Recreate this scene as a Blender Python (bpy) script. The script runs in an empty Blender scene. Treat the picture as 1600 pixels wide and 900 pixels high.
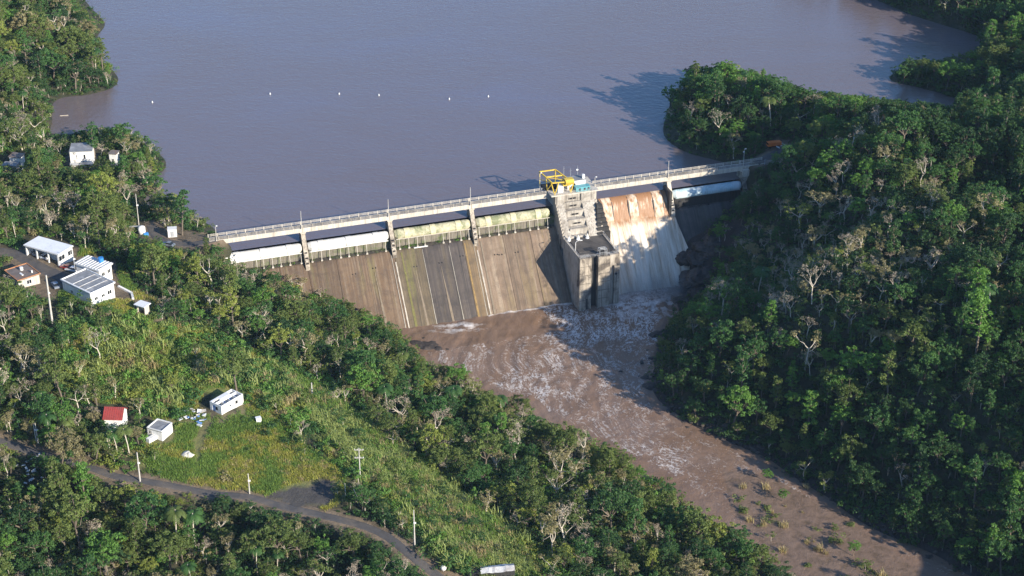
import bpy, bmesh, math, random
import numpy as np
from mathutils import Vector, Matrix
random.seed(7)
rng = np.random.default_rng(7)
PI = math.pi
scn = bpy.context.scene
col = scn.collection

# ------------------------------------------------------------------ camera
H, PITCH, F = 280.0, math.radians(28), 2900.0
cd = bpy.data.cameras.new('camera'); cam = bpy.data.objects.new('camera', cd); col.objects.link(cam)
cam.location = (0, 0, H); cam.rotation_euler = (PI/2-PITCH, 0, 0)
cd.sensor_width = 36; cd.lens = F/1600*36; cd.clip_start = 1; cd.clip_end = 12000
scn.camera = cam
# ------------------------------------------------------------------ light
SUN_EL, SUN_AZ = 21.0, -41.0          # azimuth from +X towards +Y, degrees
w = bpy.data.worlds.new('World'); scn.world = w; w.use_nodes = True
wn = w.node_tree; bg = wn.nodes['Background']
sky = wn.nodes.new('ShaderNodeTexSky'); sky.sky_type = 'NISHITA'; sky.sun_disc = False
sky.sun_elevation = math.radians(SUN_EL); sky.sun_rotation = math.radians(90-SUN_AZ)
sky.air_density = 1.0; sky.dust_density = 0.5; sky.ozone_density = 6.0
wn.links.new(sky.outputs[0], bg.inputs[0]); bg.inputs[1].default_value = 0.14
sd = bpy.data.lights.new('sun', 'SUN'); sun = bpy.data.objects.new('sun', sd); col.objects.link(sun)
sd.energy = 5.0; sd.angle = math.radians(0.5); sd.color = (1.0, 0.91, 0.77)
el, az = math.radians(SUN_EL), math.radians(SUN_AZ)
sdir = Vector((math.cos(el)*math.cos(az), math.cos(el)*math.sin(az), math.sin(el)))
sun.rotation_euler = sdir.to_track_quat('Z', 'Y').to_euler()
vs = scn.view_settings; vs.view_transform = 'Standard'; vs.look = 'None'; vs.gamma = 1; vs.exposure = 0.74
vs.use_curve_mapping = False

# ------------------------------------------------------------------ photo geometry helpers (used once, to survey positions)
fw = np.array([0, math.cos(PITCH), -math.sin(PITCH)]); upv = np.array([0, math.sin(PITCH), math.cos(PITCH)])
CP = np.array([0, 0, H])
def at(u, v, z=0.0):
    d = fw + np.array([1., 0, 0])*(u-800)/F + upv*(450-v)/F
    return CP + d*(z-H)/d[2]
def pj(X, Y, Z):
    q2 = Y*fw[1] + (Z-H)*fw[2]
    return 800+F*X/q2, 450-F*(Y*upv[1]+(Z-H)*upv[2])/q2
SV = np.array([.950177, .311710]); TV = np.array([.31171, -.950177]); DANG = math.atan2(.311710, .950177)
O2 = at(325, 375, 4.5)[:2]
def st2w(s, t, z=0): p = O2+SV*s+TV*t; return (p[0], p[1], z)
def w2st(X, Y):
    dx, dy = X-O2[0], Y-O2[1]
    return dx*SV[0]+dy*SV[1], dx*TV[0]+dy*TV[1]
# ------------------------------------------------------------------ noise
def vnoise(x, y, seed=0):
    xi = np.floor(x).astype(np.int64); yi = np.floor(y).astype(np.int64)
    xf = x-xi; yf = y-yi; xf = xf*xf*(3-2*xf); yf = yf*yf*(3-2*yf)
    def h(a, b):
        n = (a*374761393+b*668265263+seed*982451653) & 0x7fffffff
        n = ((n ^ (n >> 13))*1274126177) & 0x7fffffff
        return ((n ^ (n >> 16)) & 0xffff)/65535.0
    return (h(xi, yi)*(1-xf)+h(xi+1, yi)*xf)*(1-yf)+(h(xi, yi+1)*(1-xf)+h(xi+1, yi+1)*xf)*yf
def fbm(x, y, o=4, seed=0):
    r = 0; a = .5; t = 0
    for i in range(o):
        r = r+a*vnoise(x*2**i, y*2**i, seed+i); t += a; a *= .5
    return r/t
def sm(x, a, b):
    t = np.clip((x-a)/(b-a), 0, 1); return t*t*(3-2*t)
def inpoly(u, v, poly):
    u = np.asarray(u, float); v = np.asarray(v, float); r = np.zeros(u.shape, bool); n = len(poly)
    for i in range(n):
        x1, y1 = poly[i]; x2, y2 = poly[(i+1) % n]
        if y1 == y2: continue
        c = ((y1 > v) != (y2 > v)) & (u < (x2-x1)*(v-y1)/(y2-y1)+x1)
        r ^= c
    return r
def pldist(X, Y, pts):
    X = np.asarray(X, float); Y = np.asarray(Y, float)
    best = np.full(X.shape, 1e9); along = np.zeros(X.shape); side = np.zeros(X.shape); acc = 0
    for (x1, y1), (x2, y2) in zip(pts[:-1], pts[1:]):
        dx, dy = x2-x1, y2-y1; L = math.hypot(dx, dy)
        t = np.clip(((X-x1)*dx+(Y-y1)*dy)/L/L, 0, 1)
        d = np.hypot(X-x1-t*dx, Y-y1-t*dy)
        m = d < best
        best = np.where(m, d, best); along = np.where(m, acc+t*L, along)
        side = np.where(m, np.sign((X-x1)*dy-(Y-y1)*dx), side); acc += L
    return best, along, side

# ------------------------------------------------------------------ mesh / object helpers
def tag(o, label=None, cat=None, group=None, kind=None):
    if label: o['label'] = label
    if cat: o['category'] = cat
    if group: o['group'] = group
    if kind: o['kind'] = kind
    return o
def empty(name, loc=(0, 0, 0), rz=0, label=None, cat=None, group=None):
    o = bpy.data.objects.new(name, None); col.objects.link(o); o.location = loc; o.rotation_euler = (0, 0, rz)
    o.empty_display_size = .5
    return tag(o, label, cat, group)
class MB:
    def __init__(s): s.v = []; s.f = []
    def add(s, vs, fs):
        n = len(s.v); s.v += [tuple(p) for p in vs]; s.f += [tuple(i+n for i in f) for f in fs]; return s
    def box(s, x0, x1, y0, y1, z0, z1):
        return s.add([(x0,y0,z0),(x1,y0,z0),(x1,y1,z0),(x0,y1,z0),(x0,y0,z1),(x1,y0,z1),(x1,y1,z1),(x0,y1,z1)],
                     [(0,3,2,1),(4,5,6,7),(0,1,5,4),(1,2,6,5),(2,3,7,6),(3,0,4,7)])
    def bar(s, a, b, r, n=4, r2=None, cap=True):
        a = Vector(a); b = Vector(b); d = b-a
        if d.length < 1e-6: return s
        q = d.to_track_quat('Z', 'Y'); r2 = r if r2 is None else r2
        off = PI/n
        ring = lambda c, rr: [c+q@Vector((rr*math.cos(2*PI*i/n+off), rr*math.sin(2*PI*i/n+off), 0)) for i in range(n)]
        fs = [(i, (i+1) % n, n+(i+1) % n, n+i) for i in range(n)]
        if cap: fs += [tuple(range(n))[::-1], tuple(range(n, 2*n))]
        return s.add(ring(a, r)+ring(b, r2), fs)
    def prism(s, prof, x0, x1):           # profile list of (y,z), extruded along x
        n = len(prof)
        return s.add([(x0, y, z) for y, z in prof]+[(x1, y, z) for y, z in prof],
                     [tuple(range(n)), tuple(range(2*n-1, n-1, -1))]+[(i, n+i, n+(i+1) % n, (i+1) % n) for i in range(n)])
    def sphere(s, c, r, n=8, m=6, sq=1.0):
        vs = []; fs = []
        for j in range(m+1):
            a = PI*j/m
            for i in range(n): vs.append((c[0]+r*math.sin(a)*math.cos(2*PI*i/n), c[1]+r*math.sin(a)*math.sin(2*PI*i/n), c[2]+r*sq*math.cos(a)))
        for j in range(m):
            for i in range(n): fs.append((j*n+i, (j+1)*n+i, (j+1)*n+(i+1) % n, j*n+(i+1) % n))
        return s.add(vs, fs)
    def build(s, name, mat, parent=None, smooth=False, fix=True):
        me = bpy.data.meshes.new(name); me.from_pydata(s.v, [], s.f)
        if fix:
            bm = bmesh.new(); bm.from_mesh(me); bmesh.ops.recalc_face_normals(bm, faces=bm.faces); bm.to_mesh(me); bm.free()
        if mat: me.materials.append(mat)
        if smooth: me.polygons.foreach_set('use_smooth', [True]*len(me.polygons))
        o = bpy.data.objects.new(name, me); col.objects.link(o); o.parent = parent
        return o
def npmesh(name, V, Fq, mats, smooth=False, midx=None):
    me = bpy.data.meshes.new(name)
    V = np.asarray(V, np.float32); Fq = np.asarray(Fq, np.int32); k = Fq.shape[1]
    me.vertices.add(len(V)); me.vertices.foreach_set('co', V.ravel())
    me.loops.add(Fq.size); me.loops.foreach_set('vertex_index', Fq.ravel())
    me.polygons.add(len(Fq)); me.polygons.foreach_set('loop_start', np.arange(0, Fq.size, k, dtype=np.int32))
    for m in mats: me.materials.append(m)
    if midx is not None: me.polygons.foreach_set('material_index', np.asarray(midx, np.int32))
    me.update(calc_edges=True)
    me.polygons.foreach_set('use_smooth', np.full(len(Fq), smooth))
    return me
def fattr(me, name, arr):
    a = me.attributes.new(name, 'FLOAT', 'POINT'); a.data.foreach_set('value', np.asarray(arr, np.float32))
def vattr(me, name, arr):
    a = me.attributes.new(name, 'FLOAT_VECTOR', 'POINT'); a.data.foreach_set('vector', np.asarray(arr, np.float32).ravel())

# ------------------------------------------------------------------ materials
class NT:
    def __init__(s, name):
        s.m = bpy.data.materials.new(name); s.m.use_nodes = True; s.t = s.m.node_tree; s.n = s.t.nodes
        s.b = s.n['Principled BSDF']; s.out = s.n['Material Output']
    def L(s, a, b): s.t.links.new(a, b)
    def val(s, sock, v):
        if hasattr(v, 'is_output') or isinstance(v, bpy.types.NodeSocket): s.L(v, sock)
        else: sock.default_value = v
    def coord(s, kind='Object', scale=(1, 1, 1), rot=(0, 0, 0)):
        tc = s.n.new('ShaderNodeTexCoord'); mp = s.n.new('ShaderNodeMapping'); mp.inputs['Scale'].default_value = scale
        mp.inputs['Rotation'].default_value = rot
        s.L(tc.outputs[kind], mp.inputs[0]); return mp.outputs[0]
    def noise(s, co, scale=1, detail=5, rough=.6, dist=0):
        n = s.n.new('ShaderNodeTexNoise'); s.L(co, n.inputs['Vector']); n.inputs['Scale'].default_value = scale
        n.inputs['Detail'].default_value = detail; n.inputs['Roughness'].default_value = rough; n.inputs['Distortion'].default_value = dist
        return n.outputs[0]
    def ramp(s, f, stops):
        r = s.n.new('ShaderNodeValToRGB'); s.L(f, r.inputs[0]); e = r.color_ramp.elements
        while len(e) < len(stops): e.new(.5)
        for i, (p, c) in enumerate(stops):
            e[i].position = p; e[i].color = (*c, 1) if not isinstance(c, (int, float)) else (c, c, c, 1)
        return r.outputs[0]
    def mix(s, f, a, b, mode='MIX'):
        m = s.n.new('ShaderNodeMix'); m.data_type = 'RGBA'; m.blend_type = mode
        s.val(m.inputs[0], f)
        for k, x in ((6, a), (7, b)):
            s.val(m.inputs[k], (*x, 1) if isinstance(x, tuple) and len(x) == 3 else x)
        return m.outputs[2]
    def math(s, op, a, b=0.0, c=None):
        m = s.n.new('ShaderNodeMath'); m.operation = op; s.val(m.inputs[0], a); s.val(m.inputs[1], b)
        if c is not None: s.val(m.inputs[2], c)
        return m.outputs[0]
    def attr(s, name, o=2):
        a = s.n.new('ShaderNodeAttribute'); a.attribute_name = name; return a.outputs[o]
    def orand(s): return s.n.new('ShaderNodeObjectInfo').outputs['Random']
    def bump(s, h, dist=.1, strength=.6, normal=None):
        b = s.n.new('ShaderNodeBump'); b.inputs['Distance'].default_value = dist; b.inputs['Strength'].default_value = strength
        s.L(h, b.inputs['Height'])
        if normal: s.L(normal, b.inputs['Normal'])
        s.L(b.outputs[0], s.b.inputs['Normal']); return b.outputs[0]
    def col(s, c): s.val(s.b.inputs['Base Color'], (*c, 1) if isinstance(c, tuple) else c)
    def rough(s, r): s.val(s.b.inputs['Roughness'], r)
def simple(name, c, rough=.7, var=.35, scale=1.5, metallic=0, bump=.02, stain=None, streak=None, darkc=None, coat=0):
    """weathered surface: base colour, mottling, optional stains (colour, amount), optional vertical streaks"""
    t = NT(name); co = t.coord('Object')
    n = t.noise(co, scale, 6, .65)
    d = darkc or tuple(x*(1-var) for x in c); l = tuple(min(1, x*(1+var*.5)) for x in c)
    cc = t.ramp(n, [(.3, d), (.5, c), (.72, l)])
    if streak:
        co2 = t.coord('Object', (2.2, 2.2, .12)); n2 = t.noise(co2, 1.0, 5, .7)
        f = t.ramp(n2, [(.45, 0.0), (.68, 1.0)]); f2 = t.math('MULTIPLY', f, streak[1]); cc = t.mix(f2, cc, streak[0])
    if stain:
        n3 = t.noise(co, scale*.35, 5, .7, .6); f = t.ramp(n3, [(.48, 0.0), (.62, 1.0)]); f = t.math('MULTIPLY', f, stain[1]); cc = t.mix(f, cc, stain[0])
    t.col(cc); t.rough(rough); t.b.inputs['Metallic'].default_value = metallic
    if coat: t.b.inputs['Coat Weight'].default_value = coat
    if bump: t.bump(t.noise(co, scale*5, 4, .6), bump, .5)
    return t.m
M = {}
M['concrete'] = simple('concrete', (.46, .41, .34), .85, .3, .35, stain=((.16, .13, .10), .45), streak=((.15, .12, .09), .5))
M['concrete_stained'] = simple('concrete_stained', (.44, .38, .30), .85, .35, .45, stain=((.075, .06, .05), .85), streak=((.09, .07, .055), .85))
M['concrete_mid'] = simple('concrete_mid', (.45, .41, .35), .85, .35, .5, stain=((.12, .10, .08), .5), streak=((.10, .085, .07), .8))
M['concrete_pale'] = simple('concrete_pale', (.56, .51, .43), .85, .22, .5, streak=((.22, .18, .14), .5))
M['concrete_dark'] = simple('concrete_dark', (.035, .034, .034), .5, .4, .5, streak=((.07, .065, .06), .6))
M['road_deck'] = simple('road_deck', (.22, .20, .19), .9, .2, .6)
M['asphalt'] = simple('asphalt', (.075, .070, .068), .9, .25, .4, stain=((.16, .13, .10), .5))
M['roof_tar'] = simple('roof_tar', (.075, .066, .058), .85, .4, .4, stain=((.15, .13, .11), .6))
M['white_paint'] = simple('white_paint', (.78, .77, .74), .6, .15, .8, streak=((.45, .42, .38), .35))
M['white_roof'] = simple('white_roof', (.80, .80, .80), .5, .1, .4, stain=((.55, .54, .52), .5))
M['grey_roof'] = simple('grey_roof', (.24, .245, .25), .7, .3, .5, stain=((.48, .48, .47), .6), streak=((.12, .12, .12), .4))
M['rust_roof'] = simple('rust_roof', (.17, .14, .12), .7, .4, .8, stain=((.28, .13, .06), .6))
M['rust_edge'] = simple('rust_edge', (.42, .19, .08), .7, .3, 1.5)
M['sheet_metal'] = simple('sheet_metal', (.50, .50, .49), .5, .3, .7, stain=((.26, .20, .16), .6))
M['red_roof'] = simple('red_roof', (.30, .045, .038), .6, .25, .8, stain=((.20, .06, .05), .6))
M['teal'] = simple('teal_paint', (.12, .36, .40), .5, .25, 1.5)
M['yellow'] = simple('yellow_paint', (.68, .48, .06), .5, .2, 1.5, stain=((.45, .22, .04), .35))
M['steel'] = simple('galvanised_steel', (.42, .43, .44), .5, .25, 2, metallic=.2)
M['pole_wood'] = simple('pale_pole', (.50, .47, .42), .8, .25, 1.5)
M['glass'] = simple('dark_glass', (.02, .025, .03), .15, .2, 1, bump=0)
M['dark'] = simple('dark_opening', (.015, .015, .017), .9, .2, 1, bump=0)
M['rubber'] = simple('rubber', (.02, .02, .02), .8, .2, 3)
M['blue_paint'] = simple('blue_paint', (.12, .26, .55), .5, .25, 1.2, stain=((.5, .55, .62), .5))
M['blue_tank'] = simple('blue_tank', (.04, .22, .55), .5, .1, 1)
M['car_red'] = simple('car_red', (.35, .03, .03), .3, .1, 1, bump=0, coat=.6)
M['car_white'] = simple('car_white', (.7, .7, .7), .3, .05, 1, bump=0, coat=.6)
M['car_grey'] = simple('car_grey', (.22, .25, .30), .3, .05, 1, bump=0, coat=.6)
M['orange'] = simple('orange_paint', (.75, .18, .03), .5, .2, 1.5)
M['rock'] = simple('rock', (.05, .040, .034), .75, .5, .6, bump=.25, stain=((.16, .12, .09), .5))
M['boulder'] = simple('pale_boulder', (.62, .58, .50), .85, .25, .8, bump=.15)
M['debris_white'] = simple('debris_white', (.66, .66, .64), .7, .25, 1.5)
M['bark_pale'] = simple('bark_pale', (.52, .46, .37), .9, .35, 1.2)
M['bark_dark'] = simple('bark_dark', (.15, .12, .09), .9, .35, 1.2)
M['buoy'] = simple('buoy_white', (.80, .80, .78), .5, .1, 2)
# drum gate skins
M['gate_white'] = simple('gate_white', (.62, .61, .57), .65, .14, .6, stain=((.55, .52, .44), .7), streak=((.42, .36, .28), .4))
M['gate_moss'] = simple('gate_moss', (.42, .39, .24), .75, .4, .6, stain=((.17, .19, .09), .9), streak=((.60, .57, .44), .7))
M['gate_clamp'] = simple('gate_clamp', (.62, .56, .34), .7, .3, .8, streak=((.34, .27, .15), .5))
M['gate_blue'] = simple('gate_blue', (.42, .58, .62), .6, .25, .35, stain=((.62, .66, .66), .7), streak=((.09, .12, .13), .35))
M['silt'] = simple('silt', (.055, .045, .036), .95, .5, 1.2, stain=((.07, .085, .03), .8))
M['mossy_wall'] = simple('mossy_wall', (.15, .13, .10), .9, .45, .8, stain=((.09, .12, .035), .8), streak=((.30, .27, .22), .7))

def face_mat(name, base, dark, light, moss, amt):
    t = NT(name); co = t.coord('Object')
    # streaks run down the slope: x varies quickly, y (slope) slowly
    c1 = t.noise(t.coord('Object', (.55, .018, .018)), 1.0, 6, .65, .15)
    c2 = t.noise(t.coord('Object', (2.4, .05, .05)), 1.0, 4, .7)
    c3 = t.noise(co, .25, 6, .7, .4)
    c = t.ramp(c1, [(.36, dark), (.46, base), (.55, base), (.66, light)])
    c = t.mix(t.math('MULTIPLY', t.ramp(c2, [(.46, 0.), (.66, 1.)]), .6), c, light)
    c = t.mix(t.math('MULTIPLY', t.ramp(t.noise(t.coord('Object', (.3, .03, .03)), 1.0, 5, .6), [(.56, 0.), (.70, 1.)]), amt), c, moss)
    c = t.mix(t.math('MULTIPLY', t.ramp(c3, [(.45, 0.), (.62, 1.)]), .6), c, dark)
    c = t.mix(t.math('MULTIPLY', t.ramp(t.noise(t.coord('Object', (1.1, .03, .03)), 1.0, 6, .7), [(.52, 0.), (.64, 1.)]), .6), c, dark)
    # lift lines across the slope
    wv = t.n.new('ShaderNodeTexWave'); wv.wave_type = 'BANDS'; wv.bands_direction = 'Z'; wv.inputs['Scale'].default_value = .21
    wv.inputs['Distortion'].default_value = .25; t.L(co, wv.inputs[0])
    ln = t.ramp(wv.outputs['Fac'], [(.0, 1.), (.035, 0.)])
    c = t.mix(t.math('MULTIPLY', ln, .12), c, dark)
    r = t.math('MULTIPLY_ADD', t.orand(), .5, .75)
    c = t.mix(1.0, c, t.ramp(r, [(0., 0.), (1., 1.)]), 'MULTIPLY')
    t.col(c); t.rough(.8); t.bump(t.noise(co, 2.5, 5, .65), .12, .5)
    return t.m
M['face_brown'] = face_mat('spillway_brown', (.125, .078, .044), (.070, .048, .034), (.22, .165, .115), (.17, .15, .05), .5)
M['face_dark'] = face_mat('spillway_dark', (.070, .057, .051), (.034, .029, .028), (.135, .11, .09), (.19, .14, .05), .25)
M['face_olive'] = face_mat('spillway_olive', (.115, .085, .048), (.060, .048, .032), (.20, .155, .10), (.14, .13, .04), .9)
M['face_ochre'] = face_mat('spillway_ochre', (.15, .10, .052), (.075, .055, .035), (.27, .20, .12), (.25, .17, .05), .8)
M['face_tan'] = face_mat('spillway_tan', (.20, .138, .092), (.105, .075, .052), (.31, .24, .17), (.22, .17, .07), .5)
M['face_grey'] = face_mat('spillway_grey', (.08, .07, .062), (.045, .04, .038), (.15, .13, .11), (.08, .08, .04), .4)  # dark grey face of the far right bay
M['seepage'] = simple('seepage', (.34, .31, .26), .8, .3, 1.2)
M['moss_streak'] = simple('moss_streak', (.13, .12, .035), .8, .4, 1.0)
M['ochre'] = simple('ochre_streak', (.26, .17, .06), .8, .4, 1.0)
M['streak_tan'] = simple('streak_tan', (.19, .15, .105), .8, .3, 1.0)

def leaf_mat(name, c1, c2, trans=.40):
    t = NT(name); r = t.orand(); g = t.attr('lv')
    f = t.math('MULTIPLY_ADD', g, .6, t.math('MULTIPLY', r, .4))
    mid = tuple((a+b)/2 for a, b in zip(c1, c2))
    c = t.ramp(f, [(.1, c1), (.5, mid), (.9, c2)])
    t.col(c); t.rough(.55); t.b.inputs['Specular IOR Level'].default_value = .35
    tr = t.n.new('ShaderNodeBsdfTranslucent'); t.L(t.mix(1., c, (1.3, 1.25, .7), 'MULTIPLY'), tr.inputs[0])
    ms = t.n.new('ShaderNodeMixShader'); ms.inputs[0].default_value = trans
    t.L(t.b.outputs[0], ms.inputs[1]); t.L(tr.outputs[0], ms.inputs[2]); t.L(ms.outputs[0], t.out.inputs[0])
    return t.m
LEAF = {
    'dark green': leaf_mat('leaf_dark_green', (0.025, 0.063, 0.023), (0.075, 0.158, 0.043)),
    'bright green': leaf_mat('leaf_bright_green', (0.079, 0.181, 0.034), (0.192, 0.356, 0.066)),
    'olive green': leaf_mat('leaf_olive_green', (0.081, 0.124, 0.032), (0.198, 0.254, 0.068)),
    'deep green': leaf_mat('leaf_deep_green', (0.038, 0.106, 0.032), (0.113, 0.232, 0.059)),
    'tan leaved': leaf_mat('leaf_tan', (0.192, 0.175, 0.085), (0.384, 0.339, 0.175)),
    'twiggy': leaf_mat('twig_haze', (0.294, 0.237, 0.169), (0.497, 0.418, 0.316), .1),
    'yellow green': leaf_mat('leaf_yellow_green', (0.169, 0.215, 0.041), (0.339, 0.379, 0.085)),
}
GRASS = {
    'green': leaf_mat('grass_green', (0.102, 0.192, 0.034), (0.226, 0.328, 0.062), .3),
    'yellow': leaf_mat('grass_yellow', (0.249, 0.271, 0.045), (0.429, 0.407, 0.085), .3),
    'straw': leaf_mat('grass_straw', (0.294, 0.237, 0.113), (0.475, 0.395, 0.192), .3),
    'cane': leaf_mat('cane_leaf', (0.226, 0.294, 0.079), (0.407, 0.452, 0.158), .3),
}

# ------------------------------------------------------------------ terrain
RB, LB = -28.0, 0.0
shoreL = [(650,566),(700,592),(770,628),(850,668),(950,712),(1030,765),(1100,822),(1180,872),(1260,922),(1400,990)]
shoreR = [(1047,470),(1068,492),(1040,535),(1022,600),(1055,640),(1130,682),(1200,712),(1300,776),(1400,838),(1530,905),(1680,970)]
shR = [tuple(at(u, v, RB)[:2]) for u, v in shoreR]; shL = [tuple(at(u, v, RB)[:2]) for u, v in shoreL]
CT = []
def c3(l): 
    for u, v, z in l: CT.append(tuple(at(u, v, z)))
c3([(u, v, RB) for u, v in shoreL]); c3([(u, v, RB+.3) for u, v in shoreR])
c3([(740,560,-32),(860,600,-32),(960,520,-32),(960,640,-32),(1060,720,-31.5),(1150,770,-31),(1240,800,-31),(1330,850,-31),(1450,900,-32),(1000,580,-32),(1550,960,-32),(720,520,-32),(1020,480,-32)])
for s_, t_, z_ in [(60,17,-33),(90,17,-33),(120,25,-34),(150,25,-34),(150,0,-34),(60,0,-30),(90,0,-30),(120,0,-30),(52,24,-25),(42,19,-20),(30,15,-13),(15,11,-7),(0,8,0),(-8,0,4.0),(30,0,-22),(45,0,-28),
                   (166,12,-17),(172,14,-15),(180,16,-11),(186,20,-5),(193,10,-4),(200,5,3.5),(205,0,4.2),(212,-6,4.4),(168,25,-22),(164,32,-27.5),(180,0,-14),(166,0,-22)]:
    x, y, _ = st2w(s_, t_); CT.append((x, y, z_))
# right bank: climbing away from the shore
for i, (x, y) in enumerate(shR):
    if i < 2: continue
    a = shR[max(0, i-1)]; b = shR[min(len(shR)-1, i+1)]
    dx, dy = b[0]-a[0], b[1]-a[1]; L = math.hypot(dx, dy); nx, ny = -dy/L, dx/L
    for d, z in ((13, -15), (30, 3), (46, 15), (75, 20), (115, 22)):
        CT.append((x+nx*d, y+ny*d, z-(10 if i < 5 and d > 20 else 0)))
c3([(1160,130,5),(1120,165,7),(1060,165,2),(1200,165,11),(1300,190,16),(1400,203,21),(1500,215,25),(1600,240,28),(1180,215,5),(1215,235,5),(1260,235,7),(1300,300,14),(1400,330,18),(1550,340,23),(1250,290,8),(1700,300,27),(1800,420,26)])
c3([(1043,180,-.2),(1040,215,-.2),(1075,240,-.3),(1110,247,0),(1070,140,0),(1130,128,0),(1200,140,0),(1260,160,0),(1350,150,-2),(1440,155,-3),(1500,172,-1.5),(1000,180,-7),(1020,120,-7),(1200,100,-8),(1330,110,-8)])
c3([(1395,124,0),(1450,140,0),(1510,160,0),(1450,112,3),(1540,120,7),(1600,130,10),(1600,60,12),(1570,20,8),(1500,88,-2),(1528,80,0),(1545,70,1),(1500,40,1),(1400,5,1),(1340,-15,0),(1450,60,-6),(1380,70,-8),(1700,80,20),(1500,-10,12)])
# left bank, lake side
c3([(0,50,14),(50,100,9),(100,90,6),(60,20,10),(110,40,4),(0,150,9),(40,170,5),(150,110,2.5),(172,140,-.3),(130,150,-.2),(95,152,-.2),(76,195,0),(60,212,.2),(165,40,-.3),(190,100,-5),(120,178,-4),(130,-5,-.3),(180,20,-4),(175,178,-5)])
c3([(90,212,.2),(150,212,1.5),(205,222,2),(240,240,.8),(258,268,-.3),(246,292,-.2),(222,310,-.2),(232,326,-.2),(262,334,-.2),(300,342,-.1),(330,352,-.2),(270,300,-5),(300,300,-6),(280,240,-6),(380,300,-8),(200,185,-4)])
c3([(125,256,3.4),(180,260,3.4),(20,255,7),(100,320,7),(180,330,4.5),(225,368,4.3),(300,378,4.3),(262,372,4.3),(320,380,4.2),(60,408,9.2),(30,440,9.4),(100,410,8.8),(145,435,8.5),(135,472,8),(222,496,5.5),(0,350,10),(200,420,6)])
c3([(80,508,7.5),(0,520,8),(280,470,2.5),(350,450,-1),(400,470,-6),(470,500,-10),(560,560,-18),(150,560,4),(250,560,1),(330,545,-3),(50,610,3),(0,660,1),(180,640,-1),(180,662,-2),(240,690,-3),(350,648,-3),
    (300,690,-4),(400,660,-4),(440,600,-6),(500,620,-8),(600,620,-17),(520,690,-8),(600,720,-11),(680,680,-20),(760,720,-21),(700,800,-14),(800,820,-17),(900,800,-23),(950,860,-22),(850,890,-18)])
c3([(0,690,-1),(60,705,-2),(150,738,-4),(215,750,-5),(330,770,-6.5),(440,790,-8),(560,820,-9.2),(630,860,-10.6),(690,905,-12),(560,748,-8.5),(480,770,-8),(390,740,-6.5),(650,840,-11),(760,900,-14),(730,880,-13),(100,800,-9),(250,840,-12),(400,850,-12),(0,900,-10),(550,900,-15),(300,950,-18),(0,1000,-16),(700,1000,-20),(1000,1000,-25)])
# out of frame on the right: the ridge that keeps the lower right bank in shade
for x, y, z in [(215,470,25),(230,420,25),(205,380,17),(190,330,8),(260,520,28),(150,300,-14),(230,560,28),(250,620,30),(165,345,2)]: CT.append((x, y, z))
for x, y, z in [(-230,400,10),(-240,520,18),(-260,640,20),(-260,760,25),(-150,330,-15),(-50,320,-20),(60,320,-27),(240,760,25),(260,680,40)]: CT.append((x, y, z))
CT = np.array(CT)
def tps(A, B):
    r = np.sqrt(((A[:, None, :]-B[None, :, :])**2).sum(-1))+1e-9; return r*r*np.log(r)
_S = 100.; A_ = CT[:, :2]/_S; n_ = len(CT)
K = tps(A_, A_)+np.eye(n_)*.002; Pm = np.c_[np.ones(n_), A_]
W_ = np.linalg.solve(np.block([[K, Pm], [Pm.T, np.zeros((3, 3))]]), np.r_[CT[:, 2], np.zeros(3)])
def far_z(X, Y):
    h = 18+70*(fbm(X/220., Y/220., 4, 5)-.25)
    lake = sm(Y, 600, 760)*(1-sm(np.abs(X+10), 190+.15*(Y-700), 300+.15*(Y-700)))
    riv = (1-sm(np.abs(X-(150+.55*(380-Y))), 25, 90))*(Y < 420)
    h = h*(1-lake)+(-9)*lake
    return h*(1-riv)+(-33)*riv
def raw_h(X, Y):
    sh = X.shape; X = X.ravel(); Y = Y.ravel(); Z = np.empty(len(X))
    inside = (X > -330) & (X < 380) & (Y > 230) & (Y < 1000)
    Zf = far_z(X, Y); Z[:] = Zf
    q = np.c_[X[inside], Y[inside]]/_S; zz = np.empty(len(q))
    for i in range(0, len(q), 20000):
        zz[i:i+20000] = tps(q[i:i+20000], A_)@W_[:n_]+np.c_[np.ones(len(q[i:i+20000])), q[i:i+20000]]@W_[n_:]
    xi, yi = X[inside], Y[inside]
    wgt = sm(xi, -330, -235)*(1-sm(xi, 265, 370))*sm(yi, 240, 335)*(1-sm(yi, 860, 980))
    zz = np.clip(zz, -36, 75)
    Z[inside] = zz*wgt+Zf[inside]*(1-wgt)
    # fine relief where it is land
    land = sm(np.abs(Z-0)*1.0, 0, 3)*sm(np.abs(Z-RB), 0, 3)
    Z += land*(fbm(X/9., Y/9., 4, 11)-.5)*1.8
    s, t = w2st(X, Y)
    fz = np.where(t < 5, -9.0, -7-(t-5)*21/17.1)
    dm = (s > 18) & (s < 165.5) & (t > -9) & (t < 24)
    Z = np.where(dm, np.minimum(Z, fz-3+np.where((s < 58) & (t > 7), (58-s)/36*9, 0)), Z)
    dm2 = (s >= 165.5) & (s < 194) & (t > -9) & (t < 9)
    Z = np.where(dm2, np.minimum(Z, fz-1.2), Z)
    dm3 = (s > 1.2) & (s <= 18) & (t > -9) & (t < 8)
    Z = np.where(dm3, np.minimum(Z, fz-1.2), Z)
    return Z.reshape(sh)
def axis(lo, a, b, hi, st):
    mid = np.arange(a, b+.1, st); l = []; x = a; g = st
    while x > lo: g *= 1.22; x -= g; l.append(x)
    r = []; x = b; g = st
    while x < hi: g *= 1.22; x += g; r.append(x)
    return np.array(l[::-1]+list(mid)+r)
GX = axis(-4000, -250, 290, 4000, 2.0); GY = axis(-1500, 300, 900, 7000, 2.0)
XX, YY = np.meshgrid(GX, GY); ZZ = raw_h(XX, YY)
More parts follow.
